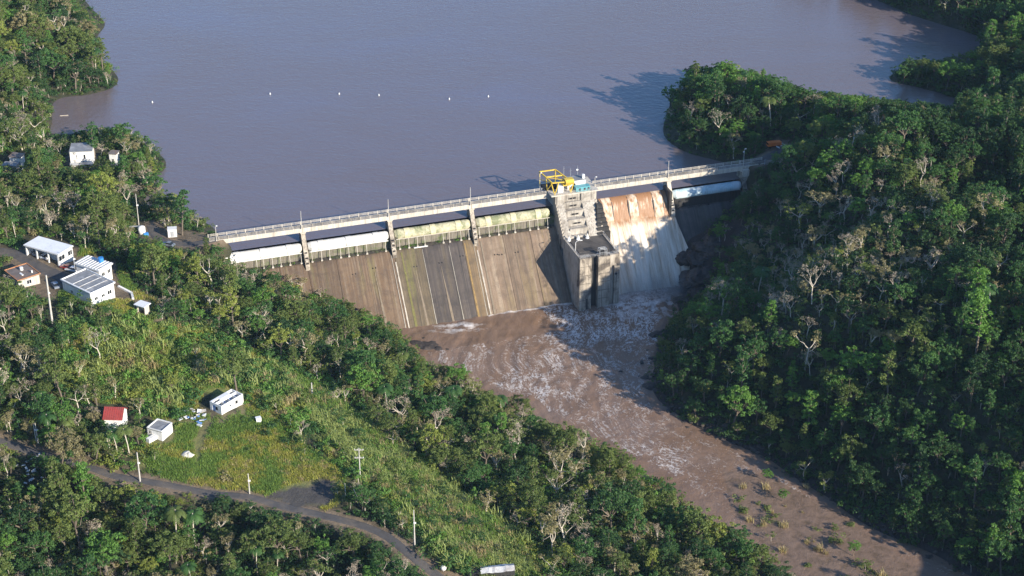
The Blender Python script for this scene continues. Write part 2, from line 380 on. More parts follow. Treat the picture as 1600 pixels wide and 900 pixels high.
def hgt(X, Y):
    X = np.asarray(X, float); Y = np.asarray(Y, float)
    i = np.clip(np.searchsorted(GX, X)-1, 0, len(GX)-2); j = np.clip(np.searchsorted(GY, Y)-1, 0, len(GY)-2)
    fx = (X-GX[i])/(GX[i+1]-GX[i]); fy = (Y-GY[j])/(GY[j+1]-GY[j])
    return (ZZ[j, i]*(1-fx)+ZZ[j, i+1]*fx)*(1-fy)+(ZZ[j+1, i]*(1-fx)+ZZ[j+1, i+1]*fx)*fy
def place(u, v):
    """where the line of sight through (u, v) meets the ground"""
    zs = np.arange(75, -36, -.25); P0 = np.array([at(u, v, z) for z in (75, -36)])
    f = (75-zs)/111.; X = P0[0, 0]+(P0[1, 0]-P0[0, 0])*f; Y = P0[0, 1]+(P0[1, 1]-P0[0, 1])*f
    g = hgt(X, Y) >= zs; k = int(np.argmax(g)) if g.any() else len(zs)-1
    return (float(X[k]), float(Y[k]), float(hgt(X[k], Y[k])))
def top_h(p, vt):
    lo, hi = 0, 60
    for _ in range(30):
        m = (lo+hi)/2
        if pj(p[0], p[1], p[2]+m)[1] > vt: lo = m
        else: hi = m
    return lo
# pads under houses, levelled
PADS = []
def pad(cx, cy, r, z): PADS.append((cx, cy, r, z))

# vegetation zones as drawn on the survey
MEADOW = [(205,700),(232,692),(262,690),(285,660),(305,650),(395,640),(440,650),(470,690),(545,742),(545,770),(500,792),(330,768),(258,748),(228,735)]
SHRUBBY = [(105,505),(200,498),(250,505),(310,510),(370,535),(440,570),(480,600),(470,690),(440,650),(385,640),(320,612),(300,655),(275,690),(235,650),(210,630),(150,630),(85,600),(70,545)]
SCRUB = [(430,560),(490,580),(560,635),(635,700),(710,755),(780,810),(845,865),(880,905),(700,905),(640,830),(560,760),(500,700)]
CANE = [(432,575),(480,595),(550,645),(635,710),(705,765),(765,812),(815,858),(850,905),(760,905),(690,850),(640,800),(600,775),(575,745),(530,700),(480,650)]
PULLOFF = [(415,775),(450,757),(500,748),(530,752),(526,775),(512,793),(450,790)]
HOUSEYARD = [(20,395),(60,372),(125,385),(190,415),(215,455),(245,470),(240,500),(200,500),(150,478),(80,468),(0,445),(0,415)]
DAMYARD = [(225,362),(240,340),(268,345),(300,362),(345,372),(330,392),(262,388),(238,382)]
TRUCKYARD = [(1196,250),(1192,226),(1212,214),(1240,222),(1262,232),(1240,246),(1215,256)]
RUINYARD = [(268,660),(300,640),(318,640),(355,648),(400,625),(410,650),(330,668)]
LAKEYARD = [(98,262),(100,228),(150,226),(160,255),(150,268)]
roadpx = [(-40,678),(0,690),(45,705),(100,722),(150,735),(180,745),(215,750),(260,758),(330,772),(390,780),(440,792),(500,806),(560,820),(600,838),(630,858),(660,880),(700,910),(740,950)]
ROAD = [place(u, v) for u, v in roadpx]
ROAD2 = [place(u, v) for u, v in [(-10,392),(25,398),(60,418),(95,432),(120,450)]]
ROAD3 = [st2w(3, 0, 4.4)]+[place(u, v) for u, v in [(300,384),(270,380),(246,372),(236,352)]]
ROAD4 = [st2w(199, 0, 4.4)]+[place(u, v) for u, v in [(1214,240),(1232,232),(1270,228)]]
def zone_near_road(X, Y, d):
    r = np.zeros(np.shape(X), bool)
    for pl, ww in ((ROAD, 2.6), (ROAD2, 3.6), (ROAD3, 2.6), (ROAD4, 2.6)):
        r |= pldist(X, Y, [p[:2] for p in pl])[0] < ww+d
    return r

# flatten the ground gently under the roads
for RD, ww in ((ROAD, 4.0), (ROAD2, 5), (ROAD3, 4), (ROAD4, 4)):
    P2 = [p[:2] for p in RD]; zr = np.array([p[2] for p in RD])
    for _ in range(2): zr[1:-1] = (zr[:-2]+zr[1:-1]*2+zr[2:])/4
    cum = np.r_[0, np.cumsum([math.hypot(b[0]-a[0], b[1]-a[1]) for a, b in zip(P2[:-1], P2[1:])])]
    d, al, _s = pldist(XX, YY, P2)
    zt = np.interp(al, cum, zr); k = 1-sm(d, ww*.7, ww*1.9)
    ZZ = ZZ*(1-k)+zt*k
    RD[:] = [(p[0], p[1], float(z)) for p, z in zip(RD, zr)]

def terrain():
    ny, nx = XX.shape
    V = np.c_[XX.ravel(), YY.ravel(), ZZ.ravel()]
    idx = np.arange(nx*ny).reshape(ny, nx)
    Fq = np.c_[idx[:-1, :-1].ravel(), idx[:-1, 1:].ravel(), idx[1:, 1:].ravel(), idx[1:, :-1].ravel()]
    t = NT('hillside_ground'); co = t.coord('Object')
    n = t.noise(co, .25, 6, .65); n2 = t.noise(co, .05, 4, .6)
    forest = t.ramp(n, [(.3, (.018, .022, .010)), (.5, (.035, .038, .016)), (.7, (.075, .062, .035))])
    grass = t.ramp(t.noise(co, .6, 6, .7), [(.3, (.06, .11, .020)), (.5, (.15, .18, .035)), (.72, (.26, .25, .07))])
    grass = t.mix(t.ramp(n2, [(.4, 0.), (.6, .6)]), grass, (.17, .13, .07))
    dirt = t.ramp(n, [(.3, (.12, .085, .055)), (.7, (.24, .18, .12))])
    rock = t.ramp(t.noise(co, .35, 7, .7), [(.3, (.018, .015, .014)), (.55, (.045, .035, .03)), (.75, (.10, .075, .06))])
    c = t.mix(t.attr('grass'), forest, grass); c = t.mix(t.attr('dirt'), c, dirt); c = t.mix(t.attr('pave_shade'), c, t.ramp(n, [(.3, (.045, .042, .040)), (.7, (.085, .075, .066))])); c = t.mix(t.attr('rock'), c, rock)
    t.col(c); t.rough(.95); t.bump(t.noise(co, .8, 7, .7), .6, .8)
    me = npmesh('terrain', V, Fq, [t.m], True)
    u, v = pj(V[:, 0], V[:, 1], V[:, 2])
    nz = fbm(V[:, 0]/6, V[:, 1]/6, 3, 3)
    ju, jv = u+(nz-.5)*30, v+(fbm(V[:, 0]/6, V[:, 1]/6, 3, 4)-.5)*24
    infr = V[:, 1] < 1200
    g = (inpoly(ju, jv, MEADOW) | inpoly(ju, jv, SCRUB) | inpoly(ju, jv, CANE) | inpoly(ju, jv, SHRUBBY)) & infr
    fattr(me, 'grass', g*1.0)
    dr = np.zeros(len(V))
    for RD in (ROAD, ROAD2, ROAD3, ROAD4):
        dd = pldist(V[:, 0], V[:, 1], [p[:2] for p in RD])[0]; dr = np.maximum(dr, 1-sm(dd+nz*2, 3.2, 5.5))
    fattr(me, 'pave_shade', np.maximum(inpoly(ju, jv, PULLOFF), 0)*infr*1.0)  # dark asphalt pull-off, with tree shade also put into its tone
    for pl in (HOUSEYARD, DAMYARD, TRUCKYARD, RUINYARD, LAKEYARD):
        dr = np.maximum(dr, inpoly(ju, jv, pl)*infr*(.75 if pl is not RUINYARD else .35))
    dr = np.maximum(dr, inpoly(ju, jv, [(700,870),(760,868),(800,905),(690,905)])*infr)
    fattr(me, 'dirt', dr)
    s, tt = w2st(V[:, 0], V[:, 1])
    rk = ((s > 158) & (s < 192) & (tt > -5) & (tt < 34)) | ((np.abs(V[:, 2]-RB) < 2.2) & (tt > 2) & infr) | inpoly(u, v, [(640,520),(720,520),(740,560),(660,575)])
    fattr(me, 'rock', rk*infr*1.0)
    o = bpy.data.objects.new('terrain', me); col.objects.link(o)
    tag(o, 'green hills and valley slopes around the dam', kind='structure')
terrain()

# ------------------------------------------------------------------ water
def lake():
    s = np.r_[-3000, np.linspace(-400, 600, 60), 3500]; y = np.r_[-1.0, 20, np.linspace(60, 900, 40), 5000]
    S, Y = np.meshgrid(s, y); nx = len(s); idx = np.arange(S.size).reshape(S.shape)
    X_, Y_ = O2[0]+SV[0]*S-TV[0]*Y, O2[1]+SV[1]*S-TV[1]*Y
    Fq = np.c_[idx[:-1, :-1].ravel(), idx[:-1, 1:].ravel(), idx[1:, 1:].ravel(), idx[1:, :-1].ravel()]
    t = NT('lake_water'); co = t.coord('Object')
    big = t.noise(t.coord('Object', (.007, .014, .01), (0, 0, .5)), 1, 4, .6, 1.0)
    c = t.ramp(big, [(.35, (.162, .122, .112)), (.55, (.162, .130, .134)), (.75, (.160, .138, .166))])
    t.col(c); t.rough(.12); t.b.inputs['IOR'].default_value = 1.6
    n1 = t.noise(t.coord('Object', (1., 1.6, 1), (0, 0, .4)), .45, 4, .65)
    n2 = t.noise(t.coord('Object', (1., 2.4, 1), (0, 0, -.2)), .10, 3, .6)
    t.bump(t.math('MULTIPLY_ADD', n2, .7, n1), .30, .5)
    me = npmesh('lake', np.c_[X_.ravel(), Y_.ravel(), np.zeros(S.size)-.25], Fq, [t.m], True)
    o = bpy.data.objects.new('lake', me); col.objects.link(o); tag(o, 'still muddy purple brown reservoir behind the dam', kind='structure')
lake()
cl = [at(u, v, RB)[:2] for u, v in [(985,440),(985,500),(985,560),(1030,650),(1150,730),(1290,815),(1440,905),(1600,985),(1900,1200)]]
cl = [tuple(p) for p in cl]
def river():
    s = np.arange(22, 330, .7); tt = np.arange(9, 260, .7)
    S, T = np.meshgrid(s, tt)
    X = O2[0]+SV[0]*S+TV[0]*T; Y = O2[1]+SV[1]*S+TV[1]*T
    ter = hgt(X, Y)
    idx = np.arange(S.size).reshape(S.shape)
    keep = (ter < RB+1.5)
    kf = keep[:-1, :-1] | keep[1:, 1:] | keep[1:, :-1] | keep[:-1, 1:]
    Fq = np.c_[idx[:-1, :-1][kf], idx[:-1, 1:][kf], idx[1:, 1:][kf], idx[1:, :-1][kf]][:, ::-1]
    d, al, sd_ = pldist(X, Y, cl)
    u, v = pj(X, Y, RB+0*X)
    turb = 1-sm(al, 0, 190)
    rap = sm(al, 175, 230)*(1-sm(np.abs(u-1330-(v-790)*1.9), 60, 140))           # riffle at the bottom of the frame
    ac = d*sd_
    wx = fbm(X/14, Y/14, 3, 21)*26; wy = fbm(X/14+50, Y/14, 3, 22)*26
    r1 = 1-np.abs(fbm((al+wx)/7, (ac+wy)/3.2, 5, 31)-.5)*17
    r2 = 1-np.abs(fbm((al+wy)/4.2, (ac+wx)/1.9, 4, 41)-.5)*13
    patch = sm(fbm(X/22, Y/22, 3, 51), .40, .62)
    foam = np.clip(np.maximum(r1, r2*.8), 0, 1)
    dens = .45+.6*np.exp(-(al/130.)**2)
    densm = np.clip(dens*1.05, 0, 1.0)*(1-sm(al, 190, 270)*.8)*(.55+.45*patch)
    foam = foam*0
    base = np.exp(-(((u-1000)/62)**2+((v-478)/28)**2))                                          # boil under the falls
    foam = np.maximum(foam, base*np.clip(2.2*fbm(X/2.2, Y/2.2, 5, 61)-.55, 0, 1))
    b2 = np.exp(-(((u-722-(v-505)*-1.2)/42)**2+((v-512)/9)**2)); foam = np.maximum(foam, b2*np.clip(3.2*fbm(X/3.5, Y/1.4, 5, 71)-.8, 0, 1))
    toe = 1-sm(np.abs(T-22.4-.4*(fbm(S/3, S*0, 2, 9)-.5)*4), .2, 1.3)
    foam = np.maximum(foam, toe*(S > 90)*(S < 121)*(.3+.8*fbm(S/4, T, 3, 81)))
    mudbar = inpoly(u, v, [(1130,735),(1200,745),(1290,790),(1420,880),(1450,905),(1250,905),(1190,850),(1140,790)])
    foam = foam*(1-mudbar*.85); densm = densm*(1-mudbar*.9)*(.55+.45*sm(u, 730, 860))*.98*(1-.92*sm(d, 22, 32)*(ac < 0))*(1-.9*(ter > RB-1.6))*(1-.6*((T < 40) & (S < 110)))
    foam = np.maximum(foam, rap*.75*np.clip(1-np.abs(fbm(al/2.6, ac/9, 3, 91)-.5)*7, 0, 1))
    calm = sm(d, 24, 34)*(u > 1000)
    foam *= (1-.7*calm)
    amp = .08+.34*turb+.30*rap
    Z = RB+amp*((fbm((al+wx*.3)/4.2, ac/2.2, 4, 101)-.5)*1.7+(fbm(al/9., ac/5., 3, 111)-.5)*1.5)+foam*.14+base*.9
    Z = np.where(ter > RB-.8, RB-.05+(Z-RB)*.25, Z)
    t = NT('river_water'); co = t.coord('Object'); fo = t.attr('foam')
    n = t.noise(co, .9, 5, .7); nn = t.noise(co, .06, 4, .6)
    fa = t.n.new('ShaderNodeAttribute'); fa.attribute_name = 'flow'; fc = fa.outputs['Vector']
    ra = t.math('MULTIPLY_ADD', t.math('ABSOLUTE', t.math('SUBTRACT', t.noise(fc, .30, 5, .62, .3), .5)), -19., 1.)
    rb = t.math('MULTIPLY_ADD', t.math('ABSOLUTE', t.math('SUBTRACT', t.noise(fc, .75, 4, .62, .3), .5)), -12., 1.)
    pm_ = t.math('MULTIPLY', t.ramp(t.noise(fc, .16, 5, .7, .3), [(.36, 0.), (.56, 1.)]), t.ramp(t.noise(co, .9, 4, .7), [(.38, .3), (.55, 1.2)]))
    rg = t.math('MAXIMUM', ra, t.math('MULTIPLY', rb, .75))
    thin = t.math('MULTIPLY', t.math('MULTIPLY', rg, t.attr('dens')), t.math('MULTIPLY_ADD', pm_, .9, .22))
    fm = t.math('MULTIPLY', fo, t.math('MULTIPLY_ADD', n, 1.9, .05))
    fmr = t.math('MAXIMUM', t.ramp(fm, [(.25, 0.), (.85, .95)]), t.ramp(thin, [(.23, 0.), (.72, .9)]))
    mud = t.ramp(nn, [(.35, (.205, .128, .082)), (.65, (.245, .168, .125))])
    mud = t.mix(t.attr('bar'), mud, t.ramp(t.noise(co, .35, 6, .7), [(.32, (.13, .092, .062)), (.5, (.21, .145, .105)), (.7, (.25, .175, .13))]))
    t.col(t.mix(fmr, mud, (.74, .70, .66))); t.rough(t.math('MULTIPLY_ADD', fmr, .5, .22)); t.b.inputs['IOR'].default_value = 1.33
    t.bump(t.math('MULTIPLY_ADD', n, 1, t.math('ADD', t.noise(co, 3., 4, .6), t.math('MULTIPLY', t.noise(co, .35, 5, .65), 2.))), .22, .7)
    me = npmesh('river', np.c_[X.ravel(), Y.ravel(), Z.ravel()], Fq, [t.m], True)
    vattr(me, 'flow', np.c_[(al*.8+ac*.35+wx*.3).ravel(), ((ac-al*.15+wy*.3)*1.5).ravel(), np.zeros(al.size)]); fattr(me, 'dens', densm.ravel())
    fattr(me, 'foam', np.clip(foam, 0, 1).ravel()); fattr(me, 'bar', mudbar.ravel()*1.0)
    o = bpy.data.objects.new('river', me); col.objects.link(o); tag(o, 'foaming brown river running away below the dam', kind='structure')
river()

# ------------------------------------------------------------------ dam (local frame: x along the crest, y upstream, z up)
DAMLOC = (O2[0], O2[1], 0)
dam = empty('dam', DAMLOC, DANG, 'long concrete gravity dam with stained spillway face and drum gates between its piers', 'dam')
def slope_y(z): return -(5-(z+7)*17.1/21)      # y on the spillway face at height z
SLV = Vector((0, -17.1, -21)).normalized()
def dlocal(name, mb, mat, parent=dam, **k): return mb.build(name, mat, parent, **k)
# core body behind the face
m = MB(); m.prism([(1.0, -34), (1.0, -7.6), (-4.4, -7.6), (slope_y(-34)+.6, -34)], 3.62, 194.3)
dlocal('body', m, M['concrete'])
PIERS = [31.8, 62.0, 91.2, 164.8, 193.6]
BAYS = [(3.2, 31.8, 'gate_white', 'face_brown'), (31.8, 62.0, 'gate_white', 'face_brown'), (62.0, 91.2, 'gate_moss', 'face_dark'), (91.2, 121.0, 'gate_moss', 'face_tan'), (137, 164.8, None, 'face_brown'), (164.8, 193.6, 'gate_blue', 'face_grey')]
JOINTS = []
for bi, (a, b, gm, fm) in enumerate(BAYS):
    cuts = [a, a+(b-a)/3, a+2*(b-a)/3, b] if bi != 2 else [62.0, 71.9, 81.6, 86.6, 91.2]
    for k in range(len(cuts)-1):
        x0, x1 = cuts[k]+.06, cuts[k+1]-.06; fmk = fm if bi != 2 else ('face_olive', 'face_dark', 'face_dark', 'face_ochre')[k]
        th = .5+.06*((k+bi) % 3)
        zt = -7.0; zb = -33
        yt, yb = slope_y(zt), slope_y(zb)
        m = MB(); nx = 4
        prof = [(yt+1.7, zt-.02), (yt+.5, zt-.02), (yt-.0, zt-.25), (slope_y(zt-1.2), zt-1.2), (yb, zb), (yb+1.1, zb), (yt+1.7, zt-1.2)]
        prof = [(y-(th-.5), z) for y, z in prof]
        m.prism(prof, x0, x1)
        dlocal('spillway_panel', m, M[fmk])
def strip(x0, x1, za, zb, wa, wb, mat, name, proud=.09, lab=None):
    """thin mineral crust running down the spillway face from height za to zb"""
    m = MB(); N = 14; vs = []; fs = []
    for i in range(N+1):
        f = i/N; z = za+(zb-za)*f; x = x0+(x1-x0)*f+random.uniform(-.02, .02); wv = (wa+(wb-wa)*f)*(.8+.4*random.random())
        y = slope_y(z)-proud-.12
        vs += [(x-wv/2, y, z), (x+wv/2, y, z), (x-wv/2, y+.14, z), (x+wv/2, y+.14, z)]
    for i in range(N):
        a = i*4; fs += [(a, a+1, a+5, a+4), (a+1, a+3, a+7, a+5), (a+2, a, a+4, a+6)]
    m.add(vs, fs); o = dlocal(name, m, mat); 
    if lab: o['label'] = lab
    return o
for x, wv, mt in [(52.0, .15, 'streak_tan'), (72.0, .22, 'seepage'), (81.5, .22, 'seepage'), (60.9, .25, 'seepage'), (90.3, .22, 'seepage'), (93.0, .7, 'streak_tan'), (64.6, .8, 'moss_streak'), (87.2, .5, 'ochre'), (117.6, .8, 'streak_tan'), (104.6, .18, 'streak_tan')]:
    strip(x, x+random.uniform(-.1, .3), -7.6, -28.2, wv*.6, wv*1.1, M[mt], 'mineral_streak')
for x, z, lit in [(46.5, -11.6, 1), (53.8, -10.8, 1), (68.0, -12, 1), (77.0, -12, 1), (84.8, -11, 1), (97.0, -12, 0), (104.5, -12.2, 0), (98.6, -12.2, 0)]:
    y = slope_y(z)-.14
    for dx in (0, 1.0): dlocal('drain_hole', MB().bar((x+dx, y+.25, z), (x+dx, y-.06, z+.03), .22, 8), M['dark'])
    if lit and x not in (46.5, 84.8): strip(x+.4, x+1.0, z-1, -28.2, .15, .9, M['streak_tan'], 'mineral_streak')
m = MB(); m.box(69.2, 74.2, -5.35, -4.95, -6.98, -6.72); dlocal('repair_slab', m, M['white_paint'])

# gates with their clamps, struts and the wall beneath
gprof = [(-3.70, -3.3), (-3.92, -2.7), (-3.82, -2.0), (-3.5, -1.4), (-3.05, -.95), (-2.55, -.66), (-2.0, -.55), (-1.5, -.65), (-1.1, -3.3)]
for bi, (a, b, gm, fm) in enumerate(BAYS):
    x0, x1 = a+1.1, b-1.1
    if bi == 3: x1 = 119.2
    # wall and ledge
    if bi != 4:
        m = MB(); m.box(a+.7, b-.7 if bi != 3 else 121, -2.9, .9, -7.55, -3.35); dlocal('gate_sill', m, M['mossy_wall' if bi != 5 else 'concrete_dark'])
        m = MB(); m.box(a+.7, b-.7 if bi != 3 else 121, -3.4, -2.95, -3.9, -3.33); dlocal('ledge_beam', m, M['mossy_wall' if bi != 5 else 'concrete_dark'])
    if gm:
        m = MB(); n = len(gprof); N = 26; vs = []; fs = []
        for i in range(N+1):
            f = i/N; x = x0+(x1-x0)*f; e = min(f, 1-f)*(x1-x0)
            k = 1 if e > 1.2 else .72+.28*math.sqrt(max(0, 1-(1-e/1.2)**2))
            dent = (0.05*math.sin(i*2.3) if bi in (2, 5) else 0.01*math.sin(i))
            for y, z in gprof:
                vs.append((x, -1.2+(y+1.2)*k-dent, -1.8+(z+1.8)*k))
        for i in range(N):
            for j in range(n): fs.append((i*n+j, (i+1)*n+j, (i+1)*n+(j+1) % n, i*n+(j+1) % n))
        fs += [tuple(range(n)), tuple(range(N*n, N*n+n))]
        m.add(vs, fs)
        g = dlocal('drum_gate', m, M[gm])
        g['label'] = {0: 'white painted drum gate, far left bay, broken at its left end', 1: 'clean white drum gate in the second bay', 2: 'mossy yellow drum gate left of the third pier', 3: 'mossy yellow drum gate next to the tower', 5: 'pale blue drum gate with peeling paint in the far right bay'}[bi]
        for f in (.16, .5, .84):
            if bi == 5: break
            xc = x0+(x1-x0)*f; m = MB()
            m.prism([(y*1.03-.05, z+(.15 if z > -1 else .02)) for y, z in gprof], xc-.95, xc+.95)
            dlocal('gate_clamp', m, M['gate_clamp'] if gm == 'gate_moss' else M[gm], g)
        m = MB(); m.box(x0+.3, x1-.3, -4.05, -3.7, -3.42, -3.26); dlocal('bottom_lip', m, M['white_paint' if bi < 2 else 'concrete_pale' if bi != 5 else 'concrete_dark'], g)
        for k in range(9 if bi != 5 else 7):
            xs = x0+1.2+k*(x1-x0-2.4)/(8 if bi != 5 else 6)+random.uniform(-.6, .6)
            if random.random() < .15: continue
            m = MB(); m.bar((xs, -3.85, -3.3), (xs+.05, -4.5, -6.95), .11, 5); m.box(xs-.3, xs+.35, -4.85, -4.3, -7.0, -6.55)
            dlocal('strut', m, M['concrete_pale' if bi != 5 else 'concrete_dark'], g)
# torn sheet at the broken end of the first gate
for k in range(9):
    m = MB()
    x = 6.2+random.uniform(-2.4, 3.2); z = -1.2+random.uniform(-1.8, .6); y = -3.9-random.uniform(0, .8)
    a = Vector((random.uniform(.3, .9), random.uniform(-.3, .3), random.uniform(-.4, .4))); c_ = Vector((random.uniform(-.2, .2), random.uniform(-.2, .2), random.uniform(.3, .8)))
    p = Vector((x, y, z)); nn_ = a.cross(c_).normalized()*.05
    m.add([p, p+a, p+a+c_, p+c_, p+nn_, p+a+nn_, p+a+c_+nn_, p+c_+nn_], [(0,1,2,3),(7,6,5,4),(0,4,5,1),(1,5,6,2),(2,6,7,3),(3,7,4,0)])
    dlocal('torn_plate', m, M['white_paint'])
for bi, (a, b) in enumerate([(3.4, 31), (32.6, 61.2), (62.8, 90.4), (92, 119.5)]):
    m = MB(); n = 40; vs = []; fs = []
    for i in range(n+1):
        x = a+(b-a)*i/n; vs += [(x, -2.95, -6.75+random.uniform(0, .35)), (x, -3.9, -6.75+random.uniform(-.1, .25)), (x, -4.7-random.uniform(0, .25), -6.93)]
    for i in range(n): k = i*3; fs += [(k, k+3, k+4, k+1), (k+1, k+4, k+5, k+2)]
    m.add(vs, fs); dlocal('silt_bank', m, M['silt'])
# piers
for i, x in enumerate(PIERS):
    m = MB(); hw = .72
    prof = [(2.2, 2.75), (-1.35, 2.75), (-1.6, 1.8), (-6.1, -6.2), (-6.6, -7.6), (-6.6, -9.8), (2.2, -9.8)]
    m.prism(prof, x-hw, x+hw)
    pr = dlocal('pier', m, M['concrete_pale'] if i == 3 else M['concrete_stained'])
    # silt on the ledge beside the pier
    for k in range(5):
        z = -3.2-k*.8; y = -1.6-(1.8-z)*4.5/8
        m = MB(); m.box(x-.42, x+.42, y-.28, y+.25, z-.17, z+.17); dlocal('step_iron', m, M['concrete_pale'] if k % 2 else M['dark'], pr)
    m = MB(); m.box(x-.95, x+.95, -1.7, 2.3, 2.74, 3.0); dlocal('bearing_cap', m, M['concrete_pale'], pr)
for x in (62.0, 91.2):        # raised joint cover below the pier
    strip(x, x+.25, -9.9, -28.2, .5, .5, M['concrete'], 'joint_cover', .2)
m = MB(); m.box(.0, 3.6, -1.9, 2.4, -12, 2.9); dlocal('abutment', m, M['concrete_pale'])
m = MB(); m.box(194.4, 203.5, -2.0, 2.4, -8, 2.9); m.box(193.2, 195.6, -2.6, -1.2, 1.0, 3.6); dlocal('abutment', m, M['concrete_pale'])

# ------------------------------------------------------------------ bridge over the crest
bridge = empty('service_bridge', DAMLOC, DANG, 'narrow concrete road bridge with pale girders and railings along the top of the dam', 'bridge')
spans = [(0.2, 31.8), (31.8, 62.0), (62.0, 91.2), (91.2, 118.6), (136.8, 164.8), (164.8, 193.6), (193.6, 202.5)]
for a, b in spans:
    m = MB(); m.box(a+.05, b-.05, -1.2, -.75, 2.95, 4.55); m.box(a+.05, b-.05, 1.55, 1.95, 2.95, 4.45); dlocal('girder', m, M['concrete_pale'], bridge)
    g = MB(); k = a+3.0
    while k < b-2: g.box(k-.10, k+.10, -1.29, -1.2, 2.98, 4.5); k += 4.7
    dlocal('girder_rib', g, M['concrete_pale'], bridge)
    m = MB(); m.box(a, b, -.75, 1.55, 4.0, 4.28); dlocal('deck', m, M['road_deck'], bridge)
    for y in (-1.05, 1.75):
        m = MB(); nb = max(2, int((b-a)/3.1))
        for z in (4.95, 5.25, 5.6): m.box(a, b, y-.05-(.04 if z > 5.5 else 0), y+.05+(.04 if z > 5.5 else 0), z-.06, z+.05)
        for k in range(nb+1):
            x = a+.15+k*(b-a-.3)/nb; m.box(x-.11, x+.11, y-.11, y+.11, 4.45, 5.72)
        dlocal('railing', m, M['concrete_pale'] if y > 0 else M['concrete_mid'], bridge)
m = MB(); m.box(193.6, 202.5, -1.3, 1.9, 2.9, 3.9); dlocal('approach_slab', m, M['concrete'], bridge)
m = MB(); m.bar((201.8, -1.9, 4.2), (201.8, -1.9, 6.5), .12); m.bar((204.6, -3.6, 4.2), (204.6, -3.6, 6.3), .12)
for z in (4.8, 5.3, 5.8, 6.3): m.bar((201.8, -1.9, z), (204.6, -3.6, z-.1), .07)
dlocal('end_gate', m, M['steel'], bridge)

def lamp_post(s, y, h, label, heads=1, z=4.45, cat='lamp post'):
    x_, y_, _ = st2w(s, -y)
    o = empty('lamp_post', (x_, y_, z), DANG, label, cat, 'lamp posts along the dam')
    MB().bar((0, 0, 0), (0, 0, h), .13, 6, .08).build('pole', M['pole_wood'], o)
    MB().box(-.22, .22, -.22, .22, 0, .35).build('base_plate', M['concrete_pale'], o)
    if heads:
        for k in range(heads):
            z0 = h-.15-k*1.1; d = 1 if k % 2 == 0 else -1
            MB().bar((0, 0, z0), (.55*d, -.3, z0+.12), .05).build('arm', M['steel'], o)
            MB().box(.35*d-.25, .35*d+.25, -.5, -.15, z0+.05, z0+.3).build('lamp_head', M['white_paint'], o)
    return o
lamp_post(2.6, -1.4, 5.6, 'short pale lamp post at the left end of the bridge')
lamp_post(31.4, -1.4, 6.6, 'pale post above the first pier from the left of the bridge', 0)
lamp_post(61.6, -1.4, 6.6, 'pale post above the second pier, left of the mossy gates', 0)
lamp_post(90.8, -1.4, 6.8, 'pale post above the third pier, between the two mossy gates', 0)
lamp_post(164.4, -1.4, 6.4, 'pale post above the pier right of the waterfall', 0)
lamp_post(193.6, -1.4, 7.2, 'lamp post with two white lamp heads at the right end of the bridge', 2)
lamp_post(117.3, 2.2, 7.0, 'thin lamp post left of the yellow crane', 1)
lamp_post(136.6, -1.2, 4.2, 'small lamp post beside the teal box on the tower deck', 1)

# ------------------------------------------------------------------ tower
tower = empty('gate_tower', DAMLOC, DANG, 'tall stepped concrete control tower between the spillway and the waterfall', 'tower')
T0, T1 = 121.0, 136.2
steps = [(4.6, 4.0), (-.6, 4.0), (-.6, 5.3), (-2.1, 5.3), (-2.1, 6.6), (-3.6, 6.6), (-3.6, 8.0), (-5.0, 8.0), (-5.0, 9.5), (-6.4, 9.5), (-6.4, 11.0), (-7.4, 11.0), (-7.4, 13.0)]
def stepped(x0, x1, st_, mat, off=0, name='stepped_wall', lab=None):
    prof = [(2.5, 4.6)]+[(-(t_+off), z_) for z_, t_ in st_]+[(-13-off, -12), (2.5, -12)]
    m = MB(); m.prism(prof, x0, x1); o = dlocal(name, m, mat, tower)
    if lab: o['label'] = lab
    return o
steps_a = [(4.55, 4.0)]
z = 4.55; t_ = 4.0; 
for k in range(12):
    z -= (.9 if k else 3.0); steps_a.append((z, t_)); t_ += .78; steps_a.append((z, t_))
smooth_a = [(4.55, 4.0), (1.55, 4.0), (-8.3, 12.6)]
stepped(T0, T0+.55, steps_a, M['concrete'])
stepped(T0+.55, T0+3.0, smooth_a, M['concrete_mid'], .35, 'sloping_wall')
stepped(T1-5.6, T1-.6, smooth_a, M['concrete_mid'], .35, 'sloping_wall')
stepped(T1-.6, T1-.02, steps_a, M['concrete'])
steps_b = [(4.5, 3.75), (1.8, 3.75), (1.8, 4.6), (-.6, 4.6), (-.6, 6.6), (-3.0, 6.6), (-3.0, 8.9), (-5.4, 8.9), (-5.4, 11.2), (-7.6, 11.2), (-7.6, 12.6)]
stepped(T0+3.0, T1-5.6, steps_b, M['concrete_mid'], 0, 'recessed_wall')
for zz, yy in [(1.8, -3.75), (-.6, -4.6), (-3.0, -6.6), (-5.4, -8.9)]:
    m = MB(); m.box(T0+3.6, T1-6.2, yy-.9, yy+.1, zz-.25, zz+.05)
    lg = dlocal('ledge', m, M['concrete_mid'], tower)
    m = MB(); m.box(T0+4.8, T1-7.4, yy-.08, yy+.3, zz+.7, zz+1.3)
    wn_ = dlocal('ledge_shadow', m, M['dark'], tower)  # dark strip painted for the shadow under the ledge above
    for k in range(3): 
        m = MB(); xk = T0+4.4+(k+.5)*1.3; m.box(xk-.06, xk+.06, yy-.14, yy-.05, zz+.7, zz+1.3); dlocal('shadow_strip_bar', m, M['concrete'], wn_)
for x in (T0+3.05, T1-5.65): 
    m = MB(); m.box(x-.16, x+.16, -4.25, -3.9, 1.6, 4.6); dlocal('pilaster', m, M['concrete'], tower)
m = MB(); m.box(T0-.02, T0+2.2, -4.02, 2.5, -34, 4.5); m.box(T0+.01, T1-.03, -3.7, 6.5, -34, 4.45); dlocal('core', m, M['concrete'], tower)
m = MB(); m.box(T0-1.6, T1+.8, -4.25, 7.5, 4.5, 4.9); dlocal('top_deck', m, M['concrete_pale'], tower)
